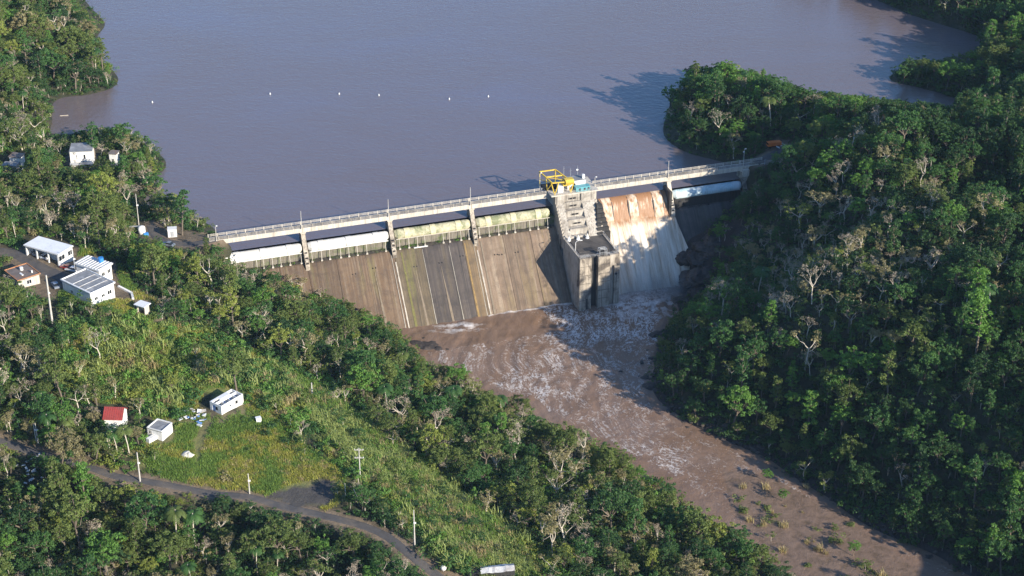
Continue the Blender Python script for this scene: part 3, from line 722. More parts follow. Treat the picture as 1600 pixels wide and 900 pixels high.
m = MB()
for k in range(12):
    x = T0+.2+k*1.33; m.box(x-.03, x+.03, -4.2, -4.14, 4.9, 5.9)
m.box(T0-1.3, T1+.6, -4.2, -4.14, 5.86, 5.93); m.box(T0-1.3, T1+.6, -4.2, -4.14, 5.36, 5.42); dlocal('handrail', m, M['steel'], tower)
# dark wet stepped buttress on the waterfall side
for k in range(7):
    z1 = .6-k*1.35; y1 = -7.2-k*.95; wdt = .75+k*.34
    m = MB(); m.box(135.9-wdt*.85, 136.7+wdt*.62, y1, 0, -30 if k == 6 else z1-1.37, z1); dlocal('buttress_step', m, M['concrete_dark'], tower)
# conduits on the left flank
for k in range(3):
    m = MB(); m.bar((120.9, -5-k*2.6, -8-k*.5), (120.9, -5-k*2.6, -28), .12, 5); dlocal('drain_pipe', m, M['concrete_dark'], tower)

block = empty('outlet_block', DAMLOC, DANG, 'square concrete outlet block with flat dark roof standing in the river below the tower', 'concrete block')
B0, B1, BF, BT = 121.2, 135.8, -29.0, -8.0
m = MB(); m.box(B0+.02, B1-.02, BF+1.8, -12.0, -34, BT-.55); dlocal('core', m, M['concrete'], block)
for a, b, dy, z1, mt in [(B0, 125.5, 0, BT, 'concrete_stained'), (125.5, 127.9, 1.75, BT-.5, 'concrete_dark'), (127.9, 132.2, -.15, BT-.25, 'concrete_stained'), (132.2, 133.8, .9, BT-1.2, 'concrete'), (133.8, B1, 0, BT, 'concrete_stained')]:  # the deep recess strip takes the darkest concrete
    m = MB(); m.box(a+.01, b-.01, BF+dy, BF+3, -34, z1); dlocal('front_wall', m, M[mt], block)
m = MB(); m.box(132.2, 133.8, BF-.02, BF+.92, BT-4.2, BT-.02); dlocal('front_wall', m, M['concrete'], block)
m = MB(); m.prism([(BF+.35, -34), (BF+.35, -18.5), (BF-.02, -24), (BF-.02, -34)], 123.6, 124.3); dlocal('groove_stain', m, M['concrete_dark'], block)
for x0, x1 in ((B0-.01, B0+.5), (B1-.5, B1+.01)):
    m = MB(); m.box(x0, x1, BF+3, -12.2, -34, BT); dlocal('side_wall', m, M['concrete'], block)
m = MB(); m.box(B0+.5, B1-.5, BF+3, -12.4, BT-.6, BT-.28); dlocal('roof', m, M['roof_tar'], block)
m = MB(); m.box(B0+1.6, B1-1.8, BF+5.2, -15, BT-.28, BT-.14); dlocal('roof_patch', m, M['roof_tar'], block)
m = MB(); m.box(125.6, 127.8, BF+1.6, BF+1.9, -14, -11.5); dlocal('opening', m, M['dark'], block)
m = MB(); m.bar((134.5, BF-.06, -15.6), (134.5, BF+.2, -15.6), .42, 12); dlocal('round_opening', m, M['dark'], block)
for zz in (-11.2, -14.6, -17.8, -21.0, -24.2):
    m = MB(); m.box(127.95, 132.15, BF-.21, BF-.14, zz-.05, zz+.05); m.box(B0+.05, 125.4, BF-.06, BF+.01, zz-.05, zz+.04); dlocal('pour_line', m, M['concrete_dark'], block)
def rail(name, pts, z0, h, mat, parent, n=6, r=.04):
    m = MB()
    for (x0, y0), (x1, y1) in zip(pts[:-1], pts[1:]):
        for hh in (h, h*.55): m.bar((x0, y0, z0+hh), (x1, y1, z0+hh), r)
        for k in range(n+1): f = k/n; m.bar((x0+(x1-x0)*f, y0+(y1-y0)*f, z0), (x0+(x1-x0)*f, y0+(y1-y0)*f, z0+h), r)
    dlocal(name, m, mat, parent)
rail('railing', [(B0+.2, -13), (B0+.2, BF+.2), (B1-.2, BF+.2), (B1-.2, -13)], BT, 1.0, M['steel'], block, 8, .045)
hoist = empty('hoist_frame', st2w(129.8, -BF-1.2, BT), DANG, 'small steel hoist cage on the front edge of the outlet block roof', 'hoist')
m = MB()
for x in (-1.3, 1.3):
    for y in (-.8, 1.0): m.bar((x, y, -.2), (x, y, 2.3), .09)
for y in (-.8, 1.0): m.bar((-1.3, y, 2.3), (1.3, y, 2.3), .09); m.bar((-1.3, y, 1.2), (1.3, y, 1.2), .06)
for x in (-1.3, 1.3): m.bar((x, -.8, 2.3), (x, 1.0, 2.3), .09)
m.build('frame', M['steel'], hoist)
MB().box(-.7, .6, -.4, .6, -.2, 1.5).build('winch', M['dark'], hoist)
MB().bar((-.9, .1, 2.3), (.9, .1, 2.3), .16, 8).build('drum', M['steel'], hoist)
lp = empty('roof_lamp', st2w(121.9, 22.5, BT), DANG, 'curved white lamp post on the left edge of the outlet block roof', 'lamp post')
m = MB(); m.bar((0, 0, 0), (0, 0, 3.2), .1, 6); m.bar((0, 0, 3.2), (.5, -.1, 3.8), .09, 6); m.bar((.5, -.1, 3.8), (1.9, -.3, 4.0), .08, 6); m.build('pole', M['white_paint'], lp)
MB().box(1.5, 2.3, -.45, -.15, 3.85, 4.05).build('lamp_head', M['white_paint'], lp)
lp = empty('roof_mast', st2w(134.9, 25.5, BT), DANG, 'thin upright mast on the right edge of the outlet block roof', 'mast')
MB().bar((0, 0, 0), (0, 0, 3.6), .08, 6).build('pole', M['white_paint'], lp)
for k, x in enumerate((122.6, 126.0, 129.4)):
    o = empty('roof_vent', st2w(x, 13.8, BT-.28), DANG, ['white cone vent at the left foot of the tower', 'white cone vent in the middle at the foot of the tower', 'white cone vent at the right foot of the tower'][k], 'vent', 'roof vents at the foot of the tower')
    MB().bar((0, 0, 0), (0, 0, 1.5), .75, 8, .12).build('cone', M['white_paint'], o)
    MB().bar((0, 0, 1.5), (0, 0, 1.9), .2, 6).build('cap', M['steel'], o)

# ------------------------------------------------------------------ yellow crane and deck equipment
crane = empty('gantry_crane', st2w(118.2, 0, 4.9), DANG, 'bright yellow gantry crane standing on the tower deck', 'crane')
Y = M['yellow']
def cbar(name, a, b, r=.24): return MB().bar(a, b, r, 4).build(name, Y, crane)
# origin: s=118.2; back portal at y=+5, front portal at y=-3.6
BL, BR, FL, FR = (0, 5, 0), (5.8, 5, 0), (2.6, -3.4, 0), (9.2, -3.4, 0)
BLt, BRt, FLt, FRt = (0, 5, 5.6), (5.8, 5, 5.6), (2.3, -3.0, 4.3), (9.0, -3.4, 4.2)
for a, b in ((BL, BLt), (BR, BRt)): cbar('leg', a, b)
for a, b in (((2.6, -3.6, 0), (1.6, -2.6, 4.4)), ((2.6, -3.6, 0), (4.2, -3.0, 4.3)), ((8.6, -3.4, 0), (7.6, -3.3, 4.2)), ((8.6, -3.4, 0), (9.8, -3.3, 4.0))): cbar('leg', a, b, .20)
for a, b in ((BLt, BRt), (BLt, (1.9, -2.9, 4.4)), (BRt, (8.8, -3.2, 4.2)), ((1.9, -2.9, 4.4), (9.6, -3.3, 4.2)), ((1.0, 1.2, 5.0), (7.2, 1.2, 4.9))): cbar('top_beam', a, b, .26)
for a, b in (((0, 5, 2.7), (1.9, -2.9, 4.4)), ((1.3, .8, 0), (1.0, 1.2, 5.0)), ((1.3, .8, 0), (1.9, -2.9, 4.4)), ((BRt), (3.0, -3.0, 4.3)), ((1.0, 1.2, 5.0), (9, -3.2, 4.2)), ((5.8, 5, 3.0), (7.5, -3, 2.2)), ((7.0, 1.2, 0), (7.2, 1.2, 4.9))): cbar('brace', a, b, .15)
m = MB(); m.prism([(-3.6, 3.2), (-4.2, 4.2), (-3.3, 5.0), (-1.4, 5.0), (-1.2, 4.4)], 6.6, 9.7); m.build('machinery_hood', Y, crane)
m = MB(); m.box(6.0, 9.0, -3.0, -.8, 2.6, 3.7); m.build('winch', Y, crane)
m = MB(); m.box(4.2, 6.2, -2.6, -1.2, 0, 2.6); m.build('control_cabinet', M['white_paint'], crane)
m = MB(); m.box(.2, 5.4, 1.0, 4.6, .0, .9); m.build('motor_bed', M['dark'], crane)
hut = empty('deck_hut', st2w(128.2, -.4, 4.9), DANG, 'small white flat roofed hut on the tower deck behind the crane', 'hut')
MB().box(-1.6, 5.0, -1.2, 2.6, 0, 3.0).build('walls', M['white_paint'], hut)
MB().box(-1.8, 5.2, -1.4, 2.8, 3.0, 3.2).build('roof', M['grey_roof'], hut)
MB().box(4.1, 5.0, -.6, .3, 3.2, 4.6).build('chimney', M['white_paint'], hut)
MB().box(.4, 1.3, -1.26, -1.18, 0, 2.1).build('door', M['dark'], hut)
tb = empty('teal_box', st2w(129.6, 2.4, 4.9), DANG, 'teal painted equipment box at the front right of the tower deck', 'box')
MB().box(-.9, 4.3, -1.2, .9, 0, 1.5).build('case', M['teal'], tb)
MB().box(-1.0, 4.4, -1.3, 1.0, 1.5, 1.65).build('lid', M['teal'], tb)
for x in (.2, 2.0, 3.4): MB().box(x, x+.7, -1.26, -1.18, .4, 1.2).build('door', M['dark'], tb)
for k, (s_, y_, h_, lb) in enumerate([(126.6, 3.4, 7.2, 'tallest thin aerial mast behind the white deck hut'), (129.2, 3.6, 6.0, 'middle thin aerial mast behind the white deck hut'), (131.8, 3.6, 6.6, 'right thin aerial mast with a small dish behind the white deck hut')]):
    o = empty('aerial_mast', st2w(s_, -y_, 4.9), DANG, lb, 'mast', 'aerial masts on the tower deck')
    MB().bar((0, 0, 0), (0, 0, h_), .09, 5, .05).build('mast', M['steel'], o)
    if k == 2: MB().box(-.5, .2, -.2, .2, h_-1.7, h_-1.3).build('dish', M['white_paint'], o)
    else: MB().bar((-.4, 0, h_-1), (.4, 0, h_-1), .03).build('crossbar', M['steel'], o)

# ------------------------------------------------------------------ waterfall
def waterfall():
    N, K = 150, 130
    S0, S1 = 136.3, 164.2
    top = [(1.5, -.28), (-.6, -.32), (-1.6, -.55), (-2.6, -1.15), (-3.5, -2.2), (-4.2, -3.6), (-4.9, -5.2), (-5.8, -6.9)]
    zl = np.linspace(-7.6, RB+.1, K-len(top)); path = [(y, z) for y, z in top]+[(slope_y(z)-.45-.5*math.sin(min(1, (-7.6-z)/20)*PI), z) for z in zl]
    path = np.array(path); K_ = len(path)
    F_ = np.linspace(0, 1, N); J = np.arange(K_)
    FF, JJ = np.meshgrid(F_, J)
    py = path[:, 0][:, None]+0*FF; pz = path[:, 1][:, None]+0*FF
    drop = np.clip((-5-pz)/23., 0, 1)
    spread = np.where(FF > .5, (FF-.5)*2*drop**.8*5.0, 0)
    left = np.where(FF < .12, -(0.12-FF)*6*drop, 0)*0
    x = S0+(S1-S0)*FF+spread+left
    low = sm(drop, .02, .25)
    st_ = fbm(x*1.3, drop*2.2+x*.1, 4, 7); st2 = fbm(x*.35, drop*1.2, 3, 17)
    y = py-low*((st_-.5)*1.2+(st2-.5)*1.8+.5)
    # clamps under the thin sheet
    cl_ = np.zeros_like(x)
    for c_ in (S0+4.2, S0+13.9, S0+23.4): cl_ = np.maximum(cl_, (np.abs(x-c_) < 1.7)*1.0)
    upper = sm(-pz, .6, 1.5)*(1-sm(-pz, 6.6, 8.2))
    y = y-cl_*upper*.45; z = pz+cl_*upper*.05
    vis = (1-sm(-pz, 5.5, 11.0))*sm(-pz, -.2, .5)
    foamtop = cl_*vis*.55+vis*sm(fbm(x*2.2, pz*1.2, 3, 8), .52, .60)*sm(-pz, 1.8, 2.6)*(1-sm(-pz, 3.8, 5.2))*.8
    white = (1-vis)*np.clip(.35+1.15*(st_-.35)+.5*(st2-.4), 0, 1)
    edge = np.maximum(1-sm(FF, 0, .02), 0)*0
    V = np.c_[x.ravel(), y.ravel(), z.ravel()]
    idx = np.arange(x.size).reshape(x.shape)
    Fq = np.c_[idx[:-1, :-1].ravel(), idx[:-1, 1:].ravel(), idx[1:, 1:].ravel(), idx[1:, :-1].ravel()][:, ::-1]
    t = NT('falling_water'); co = t.coord('Object')
    n = t.noise(t.coord('Object', (1.6, .12, .12)), 1, 6, .65, .3); n2 = t.noise(t.coord('Object', (.8, .35, .35)), 1, 5, .6)
    a = t.attr('white'); b = t.attr('top'); f = t.attr('ftop')
    body = t.ramp(t.math('MULTIPLY_ADD', n, .8, t.math('MULTIPLY', a, .45)), [(.30, (.38, .26, .165)), (.52, (.55, .43, .31)), (.78, (.78, .70, .58))])
    tp = t.mix(t.math('MULTIPLY', t.ramp(n2, [(.38, 0.), (.6, 1.)]), f), (.31, .165, .085), (.74, .62, .48))
    bn = t.ramp(t.math('ADD', b, t.math('MULTIPLY', t.math('SUBTRACT', n2, .5), 1.6)), [(.25, 0.), (.75, 1.)])
    t.col(t.mix(bn, body, tp)); t.rough(.42); t.b.inputs['IOR'].default_value = 1.33
    t.bump(n, .5, .5)
    me = npmesh('waterfall', V, Fq, [t.m], True)
    fattr(me, 'white', white.ravel()); fattr(me, 'top', vis.ravel()); fattr(me, 'ftop', np.clip(foamtop*1.6, 0, 1).ravel())
    o = bpy.data.objects.new('waterfall', me); col.objects.link(o); o.location = DAMLOC; o.rotation_euler = (0, 0, DANG)
    tag(o, 'white and tan water pouring over the open bay right of the tower', kind='structure')
    # dark dividing fins between the sheets
    for c_ in (S0+2.4, S0+6.1, S0+12.1, S0+15.7, S0+21.6, S0+25.3):
        m = MB(); m.prism([(-1.8, -.55), (-4.3, -2.6), (-5.3, -5.4), (-6.3, -7.9), (-4, -7.9), (-1, -2)], c_-.12, c_+.12)
        dlocal('gate_fin', m, M['concrete_dark'])
    m = MB(); m.box(163.2, 164.1, -6.3, 0, -8.5, 1.0); dlocal('pier_guide', m, M['concrete_dark'])
waterfall()

# ------------------------------------------------------------------ houses
def fit(px, zr):
    """four roof corners (left, back, right, front) at height zr -> centre, angle, length along left-front edge, width along front-right edge"""
    L, Bk, R, Fr = [np.array(at(u, v, zr)[:2]) for u, v in px]
    ex = ((Fr-L)+(R-Bk))/2; ey = ((Bk-L)+(R-Fr))/2
    lx, ly = np.hypot(*ex), np.hypot(*ey); c = (L+Bk+R+Fr)/4
    return c, math.atan2(ex[1], ex[0]), lx, ly
def wall_with_openings(m, x0, x1, z0, z1, y0, y1, ops, axis='x'):
    """wall slab with rectangular holes; ops = [(a, b, za, zb)] along the wall"""
    def bx(a, b, za, zb):
        if b-a < 1e-3 or zb-za < 1e-3: return
        if axis == 'x': m.box(a, b, y0, y1, za, zb)
        else: m.box(y0, y1, a, b, za, zb)
    cur = x0
    for a, b, za, zb in sorted(ops):
        bx(cur, a, z0, z1); bx(a, b, z0, za); bx(a, b, zb, z1); cur = b
    bx(cur, x1, z0, z1)
def opening(parent, x0, x1, z0, z1, y, axis, out, kind='window', mat=None):
    fm = MB(); t = .09; d = .06
    def bx(m, a, b, za, zb, ya, yb):
        if axis == 'x': m.box(a, b, min(ya, yb), max(ya, yb), za, zb)
        else: m.box(min(ya, yb), max(ya, yb), a, b, za, zb)
    ya, yb = y-out*.02, y+out*d
    bx(fm, x0-t, x1+t, z0-t, z0, ya, yb); bx(fm, x0-t, x1+t, z1, z1+t, ya, yb)
    bx(fm, x0-t, x0, z0, z1, ya, yb); bx(fm, x1, x1+t, z0, z1, ya, yb)
    if kind == 'window': bx(fm, (x0+x1)/2-.04, (x0+x1)/2+.04, z0, z1, ya-out*.02, yb-out*.02)
    w_ = fm.build(kind, M['white_paint'], parent)
    pm = MB(); bx(pm, x0, x1, z0, z1, y-out*.12, y-out*.06)
    pm.build('pane' if kind == 'window' else 'leaf', mat or M['glass'], w_)
def house(name, label, px, zr, zg, wall, roof, cat='house', front=(), side=(), oh=.4, edge=None, ribs=0, parapet=0, open_front=False, roofless=False, th=.22, group=None):
    c, a, lx, ly = fit(px, zr)
    r = empty(name, (c[0], c[1], zg), a, label, cat, group); h = zr-zg
    X, Yh = lx/2-oh, ly/2-oh
    # local: x along the front edge, y away; the front wall is at y=-Yh, the right side wall at x=+X
    W = lambda m, nm='wall': m.build(nm, wall, r)
    m = MB(); wall_with_openings(m, -X, X, -2.5, h-.2, -Yh, -Yh+.2, [(x-w_/2, x+w_/2, z0, z1) for x, w_, z0, z1, k in front]); 
    if not open_front: W(m)
    m = MB(); wall_with_openings(m, -Yh+.2, Yh-.2, -2.5, h-.2, X-.2, X, [(x-w_/2, x+w_/2, z0, z1) for x, w_, z0, z1, k in side], 'y'); W(m)
    W(MB().box(-X, -X+.2, -Yh+.2, Yh-.2, -2.5, h-.2)); W(MB().box(-X, X, Yh-.2, Yh, -2.5, h-.2))
    if not open_front:
        for x, w_, z0, z1, k in front: opening(r, x-w_/2, x+w_/2, z0, z1, -Yh, 'x', -1, k)
    for x, w_, z0, z1, k in side: opening(r, x-w_/2, x+w_/2, z0, z1, X, 'y', 1, k)
    rf = MB().box(-lx/2, lx/2, -ly/2, ly/2, h-.2, h-.2+th).build('roof', roof, r)
    e = edge or roof
    if parapet:
        p = parapet
        for q in ((-lx/2, lx/2, -ly/2, -ly/2+.25), (-lx/2, lx/2, ly/2-.25, ly/2), (-lx/2, -lx/2+.25, -ly/2+.25, ly/2-.25), (lx/2-.25, lx/2, -ly/2+.25, ly/2-.25)):
            MB().box(*q, h-.2+th, h-.2+th+p).build('parapet', e, rf)
    elif edge:
        for q in ((-lx/2-.06, lx/2+.06, -ly/2-.06, -ly/2), (lx/2, lx/2+.06, -ly/2, ly/2)): MB().box(*q, h-.4, h-.18+th).build('fascia', e, rf)
    for k in range(ribs):
        x = -lx/2+(k+.5)*lx/ribs
        MB().box(x-.12, x+.12, -ly/2+.05, ly/2-.05, h-.2+th, h-.2+th+.12).build('roof_rib', edge or roof, rf)
    return r, lx, ly, h
# carport house with the white roof
px = [(33,381),(64,370),(117,385),(88,396)]
hw, lx, ly, h = house('carport_house', 'long house under a plain flat white roof with open carport front', px, 13.6, 9.2, M['white_paint'], M['white_roof'], front=(), side=((-1.8, 2.6, 1.6, 3.2, 'window'), (2.2, 2.2, 1.6, 3.2, 'window')), oh=.3, open_front=True, edge=M['white_paint'])
m = MB().box(-lx/2+2.2, lx/2-.6, -.4, -.2, -1, h-.3); m.build('inner_wall', M['white_paint'], hw)
for x in (-3.0, -.4, 2.0): opening(hw, x, x+1.1, .9, 2.4, -.4, 'x', -1, 'window')
for x in (-lx/2+.5, -lx/6, lx/6, lx/2-.7): MB().box(x-.2, x+.2, -ly/2+.3, -ly/2+.7, -1.5, h-.2).build('column', M['white_paint'], hw)
# flat house with rusty edge
hr, lx, ly, h = house('rusty_roofed_house', 'low house with dark flat roof edged in rust at the left border', [(4,421),(44,413),(64,428),(27,439)], 12.6, 9.3, M['concrete_pale'], M['rust_roof'], front=((-1.8, 1.6, 1.0, 2.4, 'window'), (2.2, 1.0, .1, 2.3, 'door')), side=((0, 1.5, 1, 2.3, 'window'),), parapet=.22, edge=M['rust_edge'])
MB().bar((-1.5, .5, h), (-1.5, .5, h+1.0), .55, 10).build('water_tank', M['white_paint'], hr); MB().bar((2.2, 2.2, h), (2.2, 2.2, h+.8), .25, 8).build('vent_pipe', M['white_paint'], hr)
MB().box(.3, 2.2, -1.2, -.6, h, h+.2).build('roof_sheet', M['white_paint'], hr)
# corrugated ribbed roof with tank
hc, lx, ly, h = house('ribbed_roof_house', 'house with worn striped metal roof and a blue water tank', [(112,409),(140,400),(179,412),(152,422)], 12.6, 8.6, M['white_paint'], M['sheet_metal'], front=((-2, 1.3, 1.0, 2.2, 'window'), (1.2, 1.3, 1.0, 2.2, 'window')), side=((-1.2, 1.4, 1.2, 2.4, 'window'), (1.4, 1.2, 1.2, 2.4, 'window')), ribs=9, edge=M['white_paint'])
m = MB(); m.bar((1.6, ly/2-1.3, h), (1.6, ly/2-1.3, h+1.5), .85, 12); m.build('water_tank', M['blue_tank'], hc)
# big grey roofed white house
hg, lx, ly, h = house('grey_roof_house', 'large white walled house with weathered grey roof and three side windows', [(93,436),(135,422),(184,443),(137,459)], 12.3, 8.0, M['white_paint'], M['grey_roof'], front=((-2.5, 1.2, 1.2, 2.2, 'window'),), side=((-2.6, 1.2, 1.3, 2.3, 'window'), (.1, 1.2, 1.3, 2.2, 'window'), (2.6, 1.5, 1.3, 2.5, 'window')), parapet=.35, edge=M['white_paint'])
MB().box(-lx/2, lx/2, -ly/2+.3, -ly/2+.55, h, h+.35).build('roof_rib', M['white_paint'], hg)
for k in range(3): MB().box(lx/2-3.5-k*3, lx/2-3.3-k*3, -ly/2+.4, ly/2-.4, h, h+.18).build('roof_rib', M['sheet_metal'], hg)
# garden wall below
gw = empty('garden_wall', place(184, 447), 0, 'low white garden wall running right from the grey roofed house', 'wall')
a = Vector(place(185, 449)); b = Vector(place(206, 460)); c_ = Vector(place(208, 468)); o0 = Vector(gw.location)
for p, q in ((a, b), (b, c_)):
    MB().bar(p-o0+Vector((0, 0, .2)), q-o0+Vector((0, 0, .2)), .5, 4).build('wall_run', M['white_paint'], gw)
# shed
sh, lx, ly, h = house('open_shed', 'small open shed with pale tin roof at the edge of the slope', [(209,475),(219,469),(236,473),(225,481)], 8.8, 5.8, M['concrete_pale'], M['white_roof'], cat='shed', open_front=True, oh=.5)
# lake side buildings
hl, lx, ly, h = house('lakeside_house', 'white two storey house with dark roof among trees on the lake point', [(107,237),(112,224),(144,222),(147,236)], 9.6, 2.2, M['white_paint'], M['grey_roof'], front=((-2.2, 1.5, 4.4, 6.0, 'window'), (.8, 1.4, 4.4, 6.0, 'window'), (-2.4, 1.4, 1.2, 2.8, 'window'), (.2, 1.2, .2, 2.8, 'door'), (2.3, 1.2, 1.2, 2.6, 'window')), side=((0, 1.2, 4.2, 5.6, 'window'),), oh=.15)
MB().box(-lx/2, lx/2, -ly/2-2.2, -ly/2, 3.0, 3.2).build('porch_roof', M['sheet_metal'], hl)
for x in (-2.8, 0, 2.8): MB().bar((x, -ly/2-2.1, -1), (x, -ly/2-2.1, 3), .1).build('porch_post', M['steel'], hl)
house('brown_cabin', 'small cabin with brown roof right of the two storey lakeside house', [(168,240),(174,234),(187,235),(182,241)], 8.2, 4.0, M['white_paint'], M['rust_roof'], cat='cabin', front=((0, .9, 1, 2.1, 'window'),), oh=.3)
house('low_house', 'low house with rusty brown roof under trees at the far left edge', [(13,244),(20,238),(38,239),(33,247)], 13.0, 7.0, M['white_paint'], M['rust_roof'], front=((0, 1.2, 2, 3.3, 'window'),), oh=.3)
house('low_house', 'small grey roofed house at the left border below the rusty brown roof', [(2,258),(8,252),(30,253),(26,260)], 11.5, 6.5, M['concrete_pale'], M['grey_roof'], front=((0, 1.2, 2, 3.3, 'window'),), oh=.3)
# red gable house
def red_house():
    zr = 3.2
    A, B, C_ = [np.array(at(u, v, zr)[:2]) for u, v in ((166, 640), (197, 643), (191, 655))]
    p = place(182, 664); zg = p[2]
    e1 = np.array(at(160, 654, 2.2)[:2]); e2 = np.array(at(191, 655, 2.2)[:2]); ex = e2-e1; L = np.hypot(*ex); a = math.atan2(ex[1], ex[0])
    r = empty('red_roofed_house', (float((e1[0]+e2[0])/2), float((e1[1]+e2[1])/2), -1.2), a, 'small white house with bright red gable roof beside palms', 'house')
    hw_, D, he, hr_ = L/2, 6.4, 3.2, 5.4
    MB().box(-hw_+.3, hw_-.3, .4, .6, -2, he-.05).build('wall', M['white_paint'], r); MB().box(-hw_+.3, hw_-.3, D-.6, D-.4, -2, he-.05).build('wall', M['white_paint'], r)
    for x in (-hw_+.3, hw_-.5):
        MB().prism([(.6, -2), (D-.6, -2), (D-.6, he-.05), (D/2, hr_-.25), (.6, he-.05)], x, x+.2).build('gable_wall', M['white_paint'], r)
    rf = MB().prism([(0, he-.1), (D/2, hr_), (D/2, hr_-.16), (.0, he-.26)], -hw_, hw_).build('roof', M['red_roof'], r)
    MB().prism([(D, he-.1), (D/2+.001, hr_), (D/2+.001, hr_-.16), (D, he-.26)], -hw_, hw_).build('roof', M['red_roof'], r)
    k = 0; n = 9
    for k in range(n+1):
        x = -hw_+k*2*hw_/n; MB().bar((x, 0.03, he-.06), (x, D/2, hr_+.03), .05).build('roof_seam', M['red_roof'], rf)
    for x in (-1.8, 1.6): opening(r, x-.5, x+.5, .9, 2.0, .4, 'x', -1, 'window')
    opening(r, D/2-.5, D/2+.5, .9, 2.1, hw_-.3, 'y', 1, 'window')
red_house()
# white block house with stained roof
hb, lx, ly, h = house('white_block_house', 'white cement house with dark stained open roof right of the red roof', [(228,668),(247,656),(272,662),(250,675)], -.3, -3.0, M['white_paint'], M['grey_roof'], front=((-1.5, 1.0, 1.2, 2.2, 'window'),), side=(), parapet=.3, edge=M['white_paint'], oh=.05)
lw = empty('low_wall', place(231, 692), 0, 'short white wall stub in the grass below the white cement house', 'wall')
a = Vector(place(231, 692)); b = Vector(place(246, 684)); MB().bar(Vector((0, 0, .6)), b-a+Vector((0, 0, .6)), .9, 4).build('wall_run', M['white_paint'], lw)
# roofless house
def ruin():
    px = [(321,629),(360,609),(381,613),(352,632)]
    zr = .3; L, Bk, R, Fr = [np.array(at(u, v, zr)[:2]) for u, v in px]
    # long axis: left-back and front-right edges
    ex = ((Bk-L)+(R-Fr))/2; a = math.atan2(ex[1], ex[0]); lx = float(np.hypot(*ex)); n = np.array([-math.sin(a), math.cos(a)])
    wd = float(abs(np.dot(((L-Fr)+(Bk-R))/2, n))); c = (L+Bk+R+Fr)/4
    r = empty('roofless_house', (float(c[0]), float(c[1]), -3.0), a, 'roofless white concrete house with blue rooms standing on the bare yard', 'ruined house')
    X, Yh, h = lx/2, wd/2, 3.2
    wp, bp = M['white_paint'], M['blue_paint']
    m = MB(); wall_with_openings(m, -X, X, -2, h, -Yh, -Yh+.25, [(X-3.2, X-2.2, 1.2, 2.3), (-1.2, -.6, 1.4, 2.1)]); m.build('wall', wp, r)
    MB().box(X-3.2, X-2.2, -Yh+.1, -Yh+.16, 1.2, 2.3).build('window', M['dark'], r)
    MB().box(-X, X, Yh-.25, Yh, -2, h).build('wall', wp, r)
    MB().box(X-.25, X, -Yh+.25, Yh-.25, -2, h).build('wall', wp, r)
    m = MB(); wall_with_openings(m, -Yh+.25, Yh-.25, -2, h, -X, -X+.25, [(Yh-2.2, Yh-.9, 0, 2.5), (-.8, .2, 1.1, 2.3)], 'y'); m.build('wall', wp, r)
    MB().box(-X+.08, -X+.14, Yh-2.2, Yh-.9, 0, 2.5).build('door', bp, r)
    MB().box(-X+.1, -X+.16, -.8, .2, 1.1, 2.3).build('window', M['dark'], r)
    MB().box(-X, X, -Yh, Yh, -2.2, .02).build('floor', M['concrete'], r)
    for x in (-X*.45, X*.1, X*.55): MB().box(x, x+.18, -Yh+.25, Yh-.25, 0, h-.3-.3*random.random()).build('partition', wp, r)
    MB().box(-X+.25, X-.25, .3, .5, 0, h-.1).build('partition', wp, r)
    for x in (-X*.40, X*.15, X*.6): MB().box(x, x+1.3, .1, .28, 0, h-.9).build('blue_lining', bp, r)
    MB().box(-X*.42, X*.5, Yh-1.7, Yh-.25, h-.25, h).build('roof_remnant', M['white_roof'], r)
    MB().box(-X+.1, -X*.42, 1.4, Yh-.2, h-.2, h+.1).build('roof_remnant', M['white_roof'], r)
ruin()
def scraps(name, label, u, v, n, spread, mats, sz, cat='debris', group=None):
    p = place(u, v); r = empty(name, p, 0, label, cat, group)
    for k in range(n):
        x, y = rng.normal(0, spread, 2); z = float(hgt(p[0]+x, p[1]+y))-p[2]
        a = rng.uniform(0, 6.28); w_, d_ = rng.uniform(.3, 1, 2)*sz; t_ = rng.uniform(-.4, .4)
        m = MB(); m.box(-w_, w_, -d_, d_, -.08, .08)
        Rm = Matrix.Rotation(a, 3, 'Z') @ Matrix.Rotation(t_, 3, 'X')
        m.v = [tuple(Rm@Vector(q)+Vector((x, y, z+.35+rng.uniform(0, .4)))) for q in m.v]
        m.build('broken_panel', M[mats[k % len(mats)]], r)
scraps('rubble_pile', 'heap of broken white panels on the ground left of the roofless house', 311, 651, 16, 2.2, ['debris_white', 'debris_white', 'concrete_pale', 'blue_paint'], .75)
scraps('rubble_pile', 'white box and blue sheet dumped in the grass near the rubble', 299, 657, 5, .9, ['debris_white', 'blue_paint'], .7)
scraps('scrap_heap', 'scattered white scrap lying in the trees at the lower left', 46, 738, 22, 2.6, ['debris_white', 'debris_white', 'steel'], .55)
scraps('driftwood_jam', 'small white and dark snag stranded on the muddy bar', 1141, 744, 7, .9, ['debris_white', 'dark'], .6)
scraps('porch_debris', 'broken pale boards in front of the lakeside house', 137, 262, 9, 1.8, ['debris_white', 'rust_roof', 'concrete_pale'], .6)
